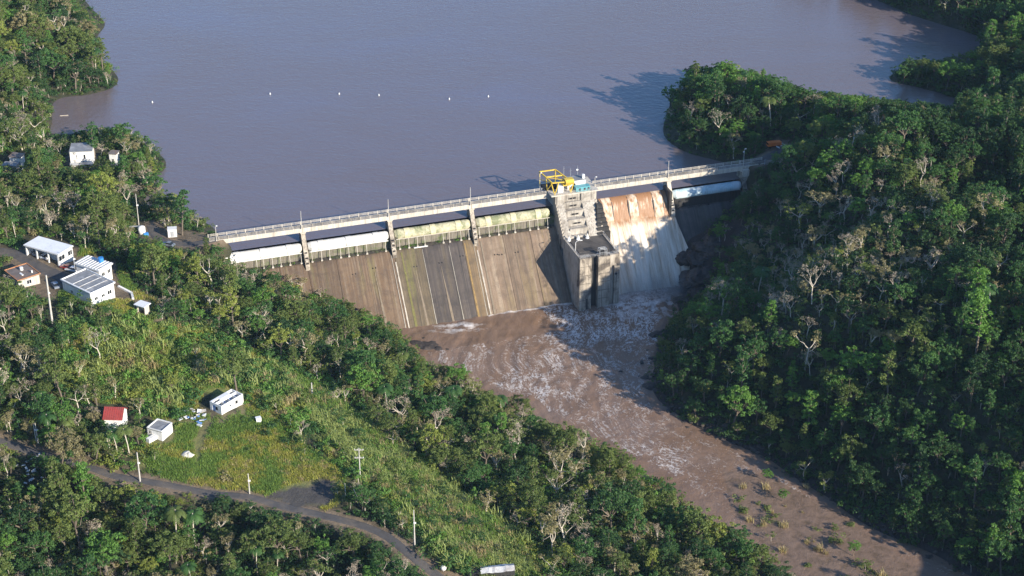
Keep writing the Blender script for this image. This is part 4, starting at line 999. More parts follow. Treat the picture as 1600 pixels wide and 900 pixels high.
def boulder(name, label, u, v, r_, mat='boulder', p=None, group=None, sq=.7, cat='rock'):
    p = p or place(u, v); bm = bmesh.new(); bmesh.ops.create_icosphere(bm, subdivisions=4 if r_ > 3.4 else 3, radius=r_)
    s0 = rng.uniform(0, 50, 3); ax = rng.uniform(.7, 1.4, 2)
    for q in bm.verts:
        n = q.co.normalized(); k = .6+.8*float(fbm(np.array([n.x*1.6+s0[0]]), np.array([n.y*1.6+n.z*1.3+s0[1]]), 3, 5)[0])
        k *= 1+(.22*abs(float(fbm(np.array([n.x*5+s0[2]]), np.array([n.y*5+n.z*4]), 3, 8)[0])-.5)*2-.05) if r_ > 1.5 else 1
        q.co = Vector((q.co.x*k*ax[0], q.co.y*k*ax[1], q.co.z*k*sq))
    me = bpy.data.meshes.new(name); bm.to_mesh(me); bm.free(); me.materials.append(M[mat])
    o = bpy.data.objects.new(name, me); col.objects.link(o); o.location = p; o.rotation_euler = (0, 0, rng.uniform(0, 6))
    return tag(o, label, cat, group)
boulder('pale_boulder', 'round whitish boulder alone in the meadow below the houses', 292, 713, 1.6)
wb = empty('water_box', place(404, 660), .4, 'small white box in the tall grass right of the roofless house', 'box')
MB().box(-.75, .75, -.6, .6, 0, 1.3).build('case', M['white_paint'], wb); MB().box(-.8, .8, -.65, .65, 1.3, 1.4).build('lid', M['white_roof'], wb)
# objects in the dam yard
def tank(u, v):
    p = place(u, v); r = empty('white_tank', p, .3, 'round white tank with a sloping pipe near the left end of the dam', 'tank')
    MB().bar((0, 0, 0), (0, 0, 2.4), 1.25, 14).sphere((0, 0, 2.4), 1.25, 14, 6, .5).build('vessel', M['white_paint'], r, True)
    MB().bar((-3.6, 4.0, 1.4), (-.4, .6, 2.6), .3, 8).build('pipe', M['white_paint'], r)
    MB().box(.4, 2.0, -1.9, -.9, 0, .9).build('pump_box', M['blue_tank'], r)
tank(222, 366)
wc = empty('white_container', place(270, 370), .15, 'white upright container on the yard by the left end of the dam', 'container')
MB().box(-1.45, 1.45, -1.2, 1.2, .2, 2.9).build('case', M['white_paint'], wc); MB().box(-1.55, 1.55, -1.3, 1.3, 2.9, 3.05).build('roof', M['white_roof'], wc)
MB().box(-.6, .5, -1.26, -1.19, .4, 2.4).build('door', M['steel'], wc)
for x in (-1.1, 1.1): MB().box(x-.15, x+.15, -1.1, 1.1, -.5, .2).build('skid', M['dark'], wc)

# ------------------------------------------------------------------ poles and wires
def upole(u, v, vt, label, arms=0, r=.19, mat='pole_wood', lean=0, group='utility poles on the left bank', name='utility_pole', wires=True):
    p = place(u, v); h = top_h(p, vt)
    o = empty(name, p, 0, label, 'utility pole', group)
    MB().bar((0, 0, -.5), (lean*h, 0, h), r, 7, r*.65).build('pole', M[mat], o)
    for k in range(arms):
        z = h-.7-k*2.6; ca = MB().box(-1.3, 1.3, -.12, .0, z, z+.2).build('crossarm', M[mat], o)
        for x in (-1.15, -.4, .4, 1.15): MB().bar((x, -.06, z+.2), (x, -.06, z+.5), .08, 6).build('insulator', M['white_paint'], ca)
    if wires and arms == 0:
        MB().box(-.1, .55, -.2, .0, h*.62, h*.62+.5).build('bracket', M['white_paint'], o)
    return (p[0]+lean*h, p[1], p[2]+h)
P1 = upole(82, 506, 430, 'tallest pale pole, below the rusty roofed house', r=.36, lean=0)
P2 = upole(219, 753, 707, 'pale pole standing beside the road below the palms', r=.24)
P3 = upole(390, 772, 740, 'short grey pole beside the meadow and the road', r=.2)
P4 = upole(563, 752, 700, 'pale pole with two crossarms at the right edge of the meadow', 2, .2)
P5 = upole(648, 853, 797, 'brown and white pole right of the bend in the road', r=.22)
P6 = upole(60, 693, 660, 'right pole of the close pair at the left border', r=.2, lean=-.02)
P7 = upole(57, 691, 662, 'left pole of the close pair at the left border', r=.2, lean=-.03)
upole(540, 778, 755, 'short thin stake in the shrubs right of the dark clearing', r=.13, wires=False)
upole(488, 622, 598, 'bare stub of a broken pole in the tall grass strip', r=.26, wires=False)
P8 = upole(217, 352, 303, 'pole standing at the water side near the white tank', 0, .17)
upole(118, 428, 392, 'slim grey pole between the white carport roof and the striped roof', 0, .14, 'steel')
def wire(a, b, sag, label):
    n = 14; a, b = Vector(a), Vector(b); m = MB(); prev = None
    for i in range(n+1):
        f = i/n; q = a.lerp(b, f)-Vector((0, 0, sag*4*f*(1-f)))-a
        if prev is not None: m.bar(prev, q, .016, 3, cap=False)
        prev = q
    o = m.build('power_line', M['rubber'], fix=False); o.location = a; tag(o, label, 'power line')
wire(P3, P4, 1.6, 'thin sagging wire above the dark clearing')
wire(P2, P3, 2.0, 'thin sagging wire along the road between two pale poles')
wire(P6, P2, 2.0, 'thin sagging wire from the pair of poles over the left trees')
wire(P4, P5, 2.0, 'thin sagging wire from the crossarm pole to the pole at the bend')

# ------------------------------------------------------------------ vehicles
def car(u, v, rz, mat, label, name='parked_car', L=4.4, W=1.75, p=None, pickup=False):
    p = p or place(u, v); r = empty(name, p, rz, label, 'car' if not pickup else 'pickup truck')
    h = W/2
    m = MB(); m.prism([(-L/2, .35), (L/2, .35), (L/2, .75), (L/2-.1, .85), (L/2-1.1, .98), (-L/2+.7, .98), (-L/2, .85)], -h, h); m.build('body', M[mat], r)
    if pickup: cb = [(L/2-1.9, .98), (L/2-2.4, 1.7), (L/2-3.4, 1.7), (L/2-3.6, .98)][::-1]
    else: cb = [(L/2-1.2, .98), (L/2-1.9, 1.48), (-L/2+1.2, 1.5), (-L/2+.5, .98)][::-1]
    m = MB(); m.prism(cb, -h+.12, h-.12); m.build('cabin', M['glass'], r)
    ys = [y for y, z in cb if z > 1.3]; m = MB(); m.box(-h+.16, h-.16, min(ys)+.02, max(ys)-.02, max(z for y, z in cb)-.02, max(z for y, z in cb)+.05); m.build('roof', M[mat], r)
    for x in (-h, h-.2):
        for y in (L/2-.85, -L/2+.85):
            w_ = MB().bar((x, y, .33), (x+.2, y, .33), .33, 12).build('wheel', M['rubber'], r); MB().bar((x-.015, y, .33), (x+.215, y, .33), .17, 8).build('rim', M['steel'], w_)
    for x in (-h+.25, h-.25): MB().box(x-.18, x+.18, L/2-.02, L/2+.03, .6, .78).build('headlight', M['white_paint'], r)
    return r
car(105, 421, 1.1, 'car_red', 'red car parked between the white carport and the striped roof')
car(113, 424, 1.2, 'car_white', 'white car parked right next to the red car')
car(60, 402, .9, 'car_grey', 'grey blue car under the front edge of the white carport roof')
car(68, 404, 1.0, 'car_white', 'white car under the right part of the carport')
car(87, 449, .5, 'car_grey', 'grey car half hidden left of the large grey roofed house')
car(263, 385, 1.2, 'car_grey', 'dark car beside the white container at the dam yard')
tr = empty('dump_truck', place(1209, 230), 1.9, 'orange truck parked in the shade at the right end of the dam', 'truck'); tr.scale = (.8, .8, .8)
MB().box(-1.2, 1.2, -3.4, 3.4, .7, 1.1).build('chassis', M['dark'], tr); MB().box(-1.2, 1.2, 1.6, 3.4, 1.1, 2.9).build('cab', M['orange'], tr)
MB().box(-1.1, 1.1, 3.41, 3.46, 2.0, 2.7).build('windscreen', M['glass'], tr)
MB().prism([(-3.4, 1.15), (1.4, 1.15), (1.4, 2.9), (-3.4, 2.6)], -1.3, 1.3).build('dump_bed', M['orange'], tr)
for x in (-1.25, .95):
    for y in (2.4, -1.2, -2.5): MB().bar((x, y, .5), (x+.3, y, .5), .5, 12).build('wheel', M['rubber'], tr)
scraps('timber_stack', 'pale planks lying beside the orange truck', 1222, 230, 6, .9, ['debris_white', 'concrete_pale'], .9)
# trailer and sphere near the bottom border
sp = empty('white_dish', place(693, 893), 0, 'round white dish beside the road at the bottom of the picture', 'dish')
MB().sphere((0, 0, 1.1), .8, 14, 8).build('bowl', M['white_paint'], sp, True); MB().bar((0, 0, -.3), (0, 0, .6), .12, 6).build('post', M['steel'], sp)
tc = empty('covered_truck', place(768, 901), .15, 'dark vehicle under a grey white tarpaulin at the bottom edge', 'truck')
MB().box(-6.2, -3.2, -1.3, 1.3, .5, 2.4).build('cab', M['dark'], tc)
m = MB(); vs = []; fs = []
N = 12
for i in range(N+1):
    for j in range(7): 
        x = -3+i*.75; y = -1.6+j*.53; vs.append((x, y, 2.9-abs(y)*.45+.3*float(vnoise(np.array([x*1.1]), np.array([y*1.1]), 3)[0])))
for i in range(N):
    for j in range(6): a = i*7+j; fs.append((a, a+7, a+8, a+1))
m.add(vs, fs); m.build('tarpaulin', M['sheet_metal'], tc); MB().box(-3, 6, -1.3, 1.3, .6, 2.2).build('load', M['concrete_dark'], tc)
for x in (-5, -1, 3, 4.4):
    for y in (-1.4, 1.1): MB().bar((x, y, .5), (x, y+.3, .5), .5, 10).build('wheel', M['rubber'], tc)

# ------------------------------------------------------------------ buoys on the lake
for k, (u, v, lb) in enumerate([(238,160,'leftmost white buoy, nearest the wooded left shore'),(422,147,'white buoy alone left of the middle of the lake'),(530,147,'left buoy of the close pair on the middle of the lake'),(592,149,'right buoy of the close pair on the middle of the lake'),(702,155,'white buoy above the yellow gates'),(763,151,'rightmost white buoy of the line')]):
    p = at(u, v, -.2); o = empty('buoy', tuple(p), 0, lb, 'buoy', 'marker buoys on the lake')
    MB().bar((0, 0, -.4), (0, 0, .28), .28, 10).bar((0, 0, .28), (0, 0, .7), .15, 8, .08).build('float', M['buoy'], o)
    MB().bar((0, 0, .7), (0, 0, .9), .06, 5).build('tip', M['dark'], o)
# a stranded log in the cove
o = MB().bar((-1.6, 0, 0), (1.6, .4, .1), .14, 6).build('floating_log', M['bark_pale']); o.location = at(100, 181, -.2); tag(o, 'pale log floating in the small left cove', 'log')

# ------------------------------------------------------------------ roads
def ribbon(name, RD, w_, mat, label, lift=.12):
    # resample
    P_ = [Vector(p) for p in RD]; pts = []
    for i in range(len(P_)-1):
        p0 = P_[max(0, i-1)]; p1 = P_[i]; p2 = P_[i+1]; p3 = P_[min(len(P_)-1, i+2)]
        for k in range(8):
            t = k/8; pts.append(.5*((2*p1)+(-p0+p2)*t+(2*p0-5*p1+4*p2-p3)*t*t+(-p0+3*p1-3*p2+p3)*t*t*t))
    pts.append(P_[-1]); V = []; Fq = []; C = 7
    for i, p in enumerate(pts):
        d = (pts[min(i+1, len(pts)-1)]-pts[max(i-1, 0)]); d.z = 0; d.normalize(); n = Vector((-d.y, d.x, 0))
        for j in range(C):
            f = (j/(C-1)-.5)*2; q = p+n*(f*w_/2*(1+.06*math.sin(i*1.7+j)))
            z = float(hgt(q.x, q.y)); V.append((q.x, q.y, z+lift-(0.5 if abs(f) > .99 else 0)))
    for i in range(len(pts)-1):
        for j in range(C-1): a = i*C+j; Fq.append((a, a+1, a+C+1, a+C))
    me = npmesh(name, V, Fq, [mat], True); o = bpy.data.objects.new(name, me); col.objects.link(o); tag(o, label, kind='structure')
ribbon('road', ROAD, 3.8, M['asphalt'], 'narrow asphalt road winding below the meadow')
ribbon('driveway', ROAD2, 6.5, M['asphalt'], 'paved yard road between the upper left houses')
ribbon('access_road', ROAD3, 4.6, M['asphalt'], 'dam access road on the left abutment')
ribbon('access_road', ROAD4, 4.6, M['asphalt'], 'dam access road on the right abutment')
# rocks
for k, (u, v, r_, z) in enumerate([(652,537,2.8,-28.3),(668,540,3.0,-28.4),(684,545,2.0,-28.2),(700,548,1.8,-28.4),(714,545,1.1,-28.3),(665,528,1.4,-28.2),(690,534,.9,-28.3)]):
    boulder('river_rock', ['largest dark wet rock at the left foot of the spillway, furthest left','broad dark rock beside the largest one in the left shallows','dark rock in the middle of the left shallows','low dark rock right of the middle one in the shallows','rightmost dark rock of the left shallows','dark rock closest to the spillway foot on the left','smallest dark rock, just below the spillway foot'][k], 0, 0, r_, 'rock', tuple(at(u, v, z)), 'rocks at the left foot of the spillway', .26)
for k, (u, v, r_) in enumerate([(1024,524,2.4),(1036,520,1.8),(1018,560,1.0),(1003,566,.9),(1012,548,.8),(1008,590,1.0),(1016,604,1.8),(1024,610,1.2),(998,588,.6),(1030,540,1.6),(1046,642,1.2),(970,580,.5)]):
    boulder('bank_rock', 'dark rock at the right river edge, '+['largest, at the top','second of the top three','first below the top three','standing alone out in the water','small one above the lone rock','lowest small one on the left','large low one by the bank','nearest the bank at the bottom','tiniest, farthest out in the stream','touching the bank at the top','single one far downstream','tiny, out in the rapids'][k], 0, 0, r_, 'rock', tuple(at(u, v, RB-.1)), 'rocks along the right river edge', .5)
for k, (u, v, z, r_) in enumerate([(1072,404,-17,4.6),(1090,398,-15,5),(1082,432,-19,4.5),(1062,446,-23,4),(1106,385,-12,5),(1100,425,-16,5.5),(1066,470,-25,4),(1120,372,-9,4.5),(1092,458,-20,4.5),(1054,462,-26.5,2.8),(1080,480,-23,4)]):
    p = place(u, v); boulder('cliff_rock', 'big dark rock right of the waterfall, '+['touching the fall at its widest','behind the widest part of the fall','halfway down the fall','low against the fall','topmost but one by the spillway','furthest right','lowest in the water','highest by the blue gate bay','under the trees halfway down','smallest, at the foot of the fall','at the bottom under the trees'][k], 0, 0, r_, 'rock', (p[0], p[1], p[2]-1.6), 'dark rocks right of the waterfall', .62)

# ------------------------------------------------------------------ vegetation prototypes
def tubes(segs, n=5):
    V = []; Fq = []
    for a, b, r0, r1 in segs:
        a = np.array(a, float); b = np.array(b, float); d = b-a; L = np.linalg.norm(d)
        if L < 1e-4: continue
        d /= L; q = np.cross(d, [0, 0, 1.]) if abs(d[2]) < .9 else np.cross(d, [1., 0, 0]); q /= np.linalg.norm(q); w_ = np.cross(d, q)
        k = len(V)
        for c_, r in ((a, r0), (b, r1)):
            for i in range(n): an = 2*PI*i/n; V.append(c_+r*(q*math.cos(an)+w_*math.sin(an)))
        for i in range(n): Fq.append((k+i, k+(i+1) % n, k+n+(i+1) % n, k+n+i))
    return np.array(V), np.array(Fq)
def limb(R, a, d, L, r, lvl, segs, ends, bend=.35, split=3, up=.25):
    """one wandering limb that forks; collects tube segments and its tips"""
    a = np.array(a, float); d = np.array(d, float); n = 3
    for i in range(n):
        d = d+R.normal(0, bend*.45, 3)+np.array([0, 0, up*.3]); d /= np.linalg.norm(d)
        b = a+d*L/n; r1 = r*(.80 if i < n-1 else .7); segs.append((a, b, r, r1)); a, r = b, r1
        if lvl and i == 1 and R.random() < .7:
            q = d+R.normal(0, .75, 3); q /= np.linalg.norm(q); limb(R, a, q, L*.55, r*.6, lvl-1, segs, ends, bend, split, up)
    if lvl:
        for _ in range(split):
            q = d+R.normal(0, .62, 3)+np.array([0, 0, .1]); q /= np.linalg.norm(q)
            limb(R, a, q, L*R.uniform(.5, .75), r*.62, lvl-1, segs, ends, bend, max(2, split-1), up)
    else: ends.append(a)
def leaves(R, cent, rad, num, size, flat=.75, outw=.8):
    """num leaf faces scattered over clumps of radius rad at cent"""
    C = []; Nn = []; LV = []
    for c_, r, k in zip(cent, rad, num):
        d = R.normal(0, 1, (k, 3)); d /= np.linalg.norm(d, axis=1)[:, None]; d[:, 2] = np.abs(d[:, 2])*.95-.25*(R.random(k) < .4)
        rr = r*R.uniform(.55, 1.08, k)[:, None]
        C.append(np.array(c_)+d*rr*np.array([1, 1, flat])); nn = d*outw+R.normal(0, .6, (k, 3))+np.array([0, 0, .35]); Nn.append(nn/np.linalg.norm(nn, axis=1)[:, None])
        LV.append(np.clip(R.uniform(.15, .85)*.65+R.uniform(0, .35, k), 0, 1))
    C = np.concatenate(C); Nn = np.concatenate(Nn); LV = np.concatenate(LV); k = len(C)
    t = np.cross(Nn, R.normal(0, 1, (k, 3))); t /= np.linalg.norm(t, axis=1)[:, None]; b = np.cross(Nn, t)
    s = (size*R.uniform(.6, 1.3, k))[:, None]
    V = np.stack([C-t*s*.5, C+b*s*.36+Nn*s*.10, C+t*s*.62, C-b*s*.36+Nn*s*.10], 1).reshape(-1, 3)
    return V, np.arange(4*k).reshape(k, 4), np.repeat(LV, 4)
def blades(R, n, spread, h, wd, lean=.5):
    V = []; Fq = []; LV = []
    for i in range(n):
        x, y = R.normal(0, spread, 2); a = R.uniform(0, 6.28); l = R.uniform(.15, lean); hh = h*R.uniform(.55, 1.15); w_ = wd*R.uniform(.7, 1.3)
        dx, dy = math.cos(a), math.sin(a); px_, py_ = -dy*w_/2, dx*w_/2; k = len(V)
        V += [(x-px_, y-py_, -.1), (x+px_, y+py_, -.1), (x+dx*l*hh*.35+px_, y+dy*l*hh*.35+py_, hh*.65), (x+dx*l*hh*.35-px_, y+dy*l*hh*.35-py_, hh*.65),
              (x+dx*l*hh+px_*.3, y+dy*l*hh+py_*.3, hh*(1-l*.25)), (x+dx*l*hh-px_*.3, y+dy*l*hh-py_*.3, hh*(1-l*.25))]
        Fq += [(k, k+1, k+2, k+3), (k+3, k+2, k+4, k+5)]; LV += [R.uniform(.1, .9)]*6
    return np.array(V), np.array(Fq), np.array(LV)
def gen(kind, seed):
    R = np.random.default_rng(seed*17+3); segs = []; ends = []
    if kind == 'broad':
        h = R.uniform(9.5, 12.5); cr = R.uniform(3.4, 4.5); th = h*.42; tx, ty = R.normal(0, .5, 2)
        segs += [((0, 0, -1), (tx*.5, ty*.5, th*.5), .30, .24), ((tx*.5, ty*.5, th*.5), (tx, ty, th), .24, .18)]
        cen = []; rad = []; nl = int(R.integers(38, 50))
        for i in range(nl):
            f = (i+.5)/nl; ph = i*2.399+R.uniform(-.3, .3); el = math.acos(1-f*1.12)
            rr = cr*R.uniform(.42, 1.12); z = th+(h-th)*.36+rr/cr*(h-th)*.62*math.cos(el)
            cen.append((tx+rr*math.sin(el)*math.cos(ph), ty+rr*math.sin(el)*math.sin(ph), z)); rad.append(R.uniform(.45, 1.05))
        for i in range(0, nl, 4):
            c_ = np.array(cen[i]); m_ = (np.array([tx, ty, th])+c_)/2+R.normal(0, .3, 3); segs += [((tx, ty, th-.3), tuple(m_), .13, .09), (tuple(m_), tuple(c_), .09, .035)]
        LVs = leaves(R, cen, rad, [int(46*r*r+12) for r in rad], .46, .7, .6)
    elif kind == 'tall':      # narrow layered tree
        h = R.uniform(12, 14.5); segs += [((0, 0, -1), (.2, .1, h*.5), .28, .2), ((.2, .1, h*.5), (.1, .3, h*.93), .2, .06)]
        cen = []; rad = []
        for i in range(34):
            f = i/34; z = h*(.34+.64*f); rr = 2.7*(1-f*.65)*R.uniform(.3, 1.1); ph = i*2.4+R.uniform(-.4, .4)
            cen.append((rr*math.cos(ph), rr*math.sin(ph), z+R.uniform(-.4, .4))); rad.append(R.uniform(.45, .95))
            if i % 2 == 0: segs.append(((.15, .2, z-1.2), cen[-1], .08, .03))
        LVs = leaves(R, cen, rad, [int(46*r*r+12) for r in rad], .46, .7, .6)
    elif kind in ('sparse', 'bare'):
        h = R.uniform(7.5, 10.5); d = np.array([R.normal(0, .09), R.normal(0, .09), 1.]); th = h*R.uniform(.38, .55)
        top = d*th+np.array([R.normal(0, .3), R.normal(0, .3), 0]); mid = top*.5+np.append(R.normal(0, .22, 2), 0)
        segs += [((0, 0, -1), tuple(mid), .22, .18), (tuple(mid), tuple(top), .18, .15)]
        for i in range(int(R.integers(3, 5))):
            a = i*2.1+R.uniform(-.5, .5); q = np.array([math.cos(a)*.7, math.sin(a)*.7, R.uniform(.6, 1.2)]); q /= np.linalg.norm(q)
            limb(R, top*R.uniform(.8, 1.), q, h*.25, .13, 2 if kind == 'sparse' else 3, segs, ends, .4, 3 if kind == 'sparse' else 2)
        if kind == 'sparse':
            e = [x for x in ends if R.random() < .62]; rad = R.uniform(.4, .8, len(e))
            LVs = leaves(R, e, rad, [int(12+18*r*r) for r in rad], .36, .6, .5)
            # creepers hanging on the trunk
            e2 = [tuple(top*f+np.append(R.normal(0, .15, 2), 0)) for f in (.3, .5, .7, .9)]; L2 = leaves(R, e2, [.5]*4, [16]*4, .4, 1.2)
            LVs = (np.concatenate([LVs[0], L2[0]]), np.concatenate([LVs[1], L2[1]+len(LVs[0])]), np.concatenate([LVs[2], L2[2]]))
        else:
            e = [x for x in ends if R.random() < .8] or ends[:1]; LVs = leaves(R, e, [.5]*len(e), [9]*len(e), .20, 1., .3)
    elif kind == 'palm':
        h = R.uniform(7.5, 10); cx_, cy_ = R.normal(0, .5, 2)
        segs += [((0, 0, -1), (cx_*.3, cy_*.3, h*.5), .20, .16), ((cx_*.3, cy_*.3, h*.5), (cx_, cy_, h), .16, .15), ((cx_, cy_, h), (cx_, cy_, h+.9), .17, .08)]
        V = []; Fq = []; LV = []
        for i in range(17):
            a = i*2.4; up = R.uniform(.15, 1.1); L = R.uniform(2.5, 3.3); p = np.array([cx_, cy_, h+.5]); d = np.array([math.cos(a), math.sin(a), up]); d /= np.linalg.norm(d)
            s_ = np.array([-math.sin(a), math.cos(a), 0]); lv = R.uniform(.1, .9)
            for j in range(9):
                q = p+d*L/9; w_ = .75*math.sin((j+.8)/10*PI)**.6; 
                for sg in (-1, 1):
                    k = len(V); dr = np.array([0, 0, -.38*w_]); V += [p, p+d*.2, q+s_*sg*w_+dr+d*.25, q+s_*sg*w_*.95+dr]; Fq.append((k, k+1, k+2, k+3)); LV += [lv]*4
                p = q; d = d+np.array([0, 0, -.19-.02*j]); d /= np.linalg.norm(d)
        LVs = (np.array(V), np.array(Fq), np.array(LV))
    elif kind == 'shrub':
        cen = [(R.normal(0, .8), R.normal(0, .8), R.uniform(.2, 1.5)) for _ in range(8)]; rad = R.uniform(.6, 1.1, 8); segs = [((0, 0, -.3), (.1, .1, 1.), .06, .03)]
        LVs = leaves(R, cen, rad, [int(20*r*r+8) for r in rad], .46)
    elif kind == 'sapling':
        cen = [(R.normal(0, .55), R.normal(0, .55), 1.8+i*.35) for i in range(7)]; rad = R.uniform(.5, .9, 7); segs = [((0, 0, -.5), (.1, .1, 2.6), .08, .05), ((0, 0, 1), (.6, .2, 2.6), .05, .03)]
        LVs = leaves(R, cen, rad, [int(22*r*r+8) for r in rad], .42)
    elif kind == 'cane': LVs = blades(R, 46, .65, 2.5, .16, .75); segs = [((0, 0, -.3), (0, 0, .4), .05, .03)]
    elif kind == 'grass': LVs = blades(R, 26, .40, .75, .10, .9); segs = [((0, 0, -.3), (0, 0, .05), .02, .02)]
    T = tubes(segs); return T, LVs
PROTO = {}
def proto(kind, seed, bark):
    key = (kind, seed)
    if key in PROTO: return PROTO[key]
    (tv, tf), (lv_, lf, la) = gen(kind, seed)
    tr_ = npmesh('trunk', tv, tf, [M[bark]], True)
    cr_ = npmesh('crown', lv_, lf, [LEAF['dark green']]); fattr(cr_, 'lv', la)
    PROTO[key] = (tr_, cr_, tv, tf, lv_, lf, la, M[bark]); return PROTO[key]
CROWN = {}
def crown_mesh(kind, seed, tone, bark):
    k = (kind, seed, tone)
    if k not in CROWN:
        me = proto(kind, seed, bark)[1].copy(); me.materials[0] = LEAF[tone] if tone in LEAF else GRASS[tone]; me.name = 'crown'; CROWN[k] = me
    return CROWN[k]
JOINED = {}
def joined(kind, seed, tone, bark):
    k = (kind, seed, tone)
    if k not in JOINED:
        _, _, tv, tf, lv_, lf, la, bm_ = proto(kind, seed, bark)
        me = npmesh('plant', np.concatenate([tv, lv_]), np.concatenate([tf, lf+len(tv)]), [bm_, LEAF[tone] if tone in LEAF else GRASS[tone]], False, np.r_[np.zeros(len(tf)), np.ones(len(lf))])
        fattr(me, 'lv', np.r_[np.full(len(tv), .5), la]); JOINED[k] = bpy.data.objects.new('plant', me)
    return JOINED[k]
def scatter(name, label, items):
    """items: list of (protokey, x, y, z, rot, scale) -> one object of instanced plants"""
    if not items: return
    keys = sorted({i[0] for i in items}); kid = {k: n for n, k in enumerate(keys)}
    A = np.array([(i[1], i[2], i[3], i[4], i[5], kid[i[0]]) for i in items])
    me = bpy.data.meshes.new(name); me.vertices.add(len(A)); me.vertices.foreach_set('co', A[:, :3].astype(np.float32).ravel())
    vattr(me, 'rot', np.c_[rng.normal(0, .06, len(A)), rng.normal(0, .06, len(A)), A[:, 3]]); fattr(me, 'scl', A[:, 4])
    ia = me.attributes.new('idx', 'INT', 'POINT'); ia.data.foreach_set('value', A[:, 5].astype(np.int32))
    o = bpy.data.objects.new(name, me); col.objects.link(o)
    ng = bpy.data.node_groups.new(name, 'GeometryNodeTree'); ng.interface.new_socket('Geometry', in_out='INPUT', socket_type='NodeSocketGeometry'); ng.interface.new_socket('Geometry', in_out='OUTPUT', socket_type='NodeSocketGeometry')
    N = ng.nodes; Lk = ng.links.new; gi = N.new('NodeGroupInput'); go = N.new('NodeGroupOutput'); jn = N.new('GeometryNodeJoinGeometry')
    def na(nm, ty):
        a = N.new('GeometryNodeInputNamedAttribute'); a.data_type = ty; a.inputs[0].default_value = nm; return a.outputs[0]
    ro, sc_, ix = na('rot', 'FLOAT_VECTOR'), na('scl', 'FLOAT'), na('idx', 'INT')
    e2r = N.new('FunctionNodeEulerToRotation'); Lk(ro, e2r.inputs[0])
    for k, n in kid.items():
        oi = N.new('GeometryNodeObjectInfo'); oi.inputs['Object'].default_value = joined(*k); oi.inputs['As Instance'].default_value = True
        cp = N.new('FunctionNodeCompare'); cp.data_type = 'INT'; cp.operation = 'EQUAL'; Lk(ix, cp.inputs[2]); cp.inputs[3].default_value = n
        ip = N.new('GeometryNodeInstanceOnPoints'); Lk(gi.outputs[0], ip.inputs['Points']); Lk(cp.outputs[0], ip.inputs['Selection']); Lk(oi.outputs['Geometry'], ip.inputs['Instance'])
        Lk(e2r.outputs[0], ip.inputs['Rotation']); Lk(sc_, ip.inputs['Scale']); Lk(ip.outputs[0], jn.inputs[0])
    Lk(jn.outputs[0], go.inputs[0]); md = o.modifiers.new('scatter', 'NODES'); md.node_group = ng
    tag(o, label, kind='stuff'); return o

# ------------------------------------------------------------------ where things grow
LAKE_OPEN = [(112,-40),(118,0),(150,35),(176,90),(172,150),(90,154),(82,185),(68,212),(100,212),(138,197),(215,199),(250,235),(257,262),(250,292),(262,290),(298,318),(325,350),(335,362),(860,285),(1190,243),(1150,246),(1105,246),(1070,225),(1042,185),(1030,130),(1045,102),(1130,90),(1200,110),(1262,136),(1390,152),(1500,166),(1460,140),(1378,124),(1378,96),(1400,86),(1500,96),(1532,72),(1500,42),(1400,8),(1335,-5),(1300,-60)]
DAM_OPEN = [(325,352),(860,262),(860,240),(925,240),(930,280),(1195,240),(1195,262),(1160,272),(1158,300),(1128,330),(1085,385),(1050,460),(900,490),(630,516),(585,480),(545,452),(480,418),(372,412),(350,392),(325,388)]
RIVER_OPEN = [(632,512),(900,480),(1040,455),(1062,480),(1030,525),(1020,600),(1060,640),(1130,682),(1200,712),(1300,776),(1400,838),(1530,905),(1400,930),(1262,890),(1200,840),(1112,790),(1040,742),(950,684),(850,624),(760,590),(700,562),(645,545)]
OPEN = [LAKE_OPEN, DAM_OPEN, RIVER_OPEN,
    [(30,372),(64,366),(120,382),(118,402),(150,398),(182,410),(188,446),(210,462),(205,470),(186,468),(140,474),(92,448),(90,430),(62,440),(26,442),(4,424),(40,410),(60,402),(34,396)],
    [(66,428),(88,428),(92,500),(74,504)], [(206,468),(238,470),(236,492),(212,494)], [(103,224),(146,220),(150,250),(146,262),(104,258)], [(166,234),(188,234),(188,250),(168,250)], [(0,238),(40,236),(40,252),(0,262)],
    [(212,345),(236,350),(236,375),(216,375)], [(208,300),(222,300),(224,350),(214,350)], [(240,362),(285,355),(325,370),(325,385),(262,384)], [(262,354),(282,354),(282,376),(262,376)],
    [(158,630),(210,630),(210,662),(158,660)], [(228,654),(273,654),(275,684),(245,694),(228,696)], [(316,604),(386,604),(384,640),(352,660),(290,665),(292,650)], MEADOW, CANE,
    [(208,705),(222,705),(226,756),(212,756)], [(380,738),(396,738),(396,772),(382,772)], [(552,698),(570,698),(570,750),(556,750)], [(638,795),(654,795),(654,850),(640,850)], [(50,658),(66,658),(68,694),(52,694)],
    [(150,730),(215,744),(262,752),(340,770),(330,782),(240,766),(150,748)], [(400,772),(440,740),(545,735),(540,775),(520,800),(600,822),(640,848),(668,872),(700,905),(672,905),(640,870),(600,845),(560,832),(500,815),(400,790)],
    [(20,724),(66,724),(66,752),(22,752)], [(0,395),(30,395),(40,402),(62,412),(0,408)], [(0,680),(40,690),(40,703),(0,697)], [(685,870),(760,870),(800,900),(690,900)], PULLOFF, [(1195,212),(1222,212),(1222,234),(1195,234)], [(1068,385),(1120,375),(1110,420),(1086,470),(1052,470),(1050,440)]]
def blocked(x, y, z, h, r):
    """share of a plant standing here that would hide something the survey shows open"""
    fs = np.array([.15, .4, .65, .85, .98]); rr = np.array([.3, .75, .85, .6, .2])*r
    X = np.concatenate([x+rr*s for s in (-1, -.5, 0, .5, 1)]); Z = np.tile(z+h*fs, 5); u, v = pj(X, np.full(25, y), Z)
    b = np.zeros(25, bool)
    for p in OPEN: b |= inpoly(u, v, p)
    return b.mean()
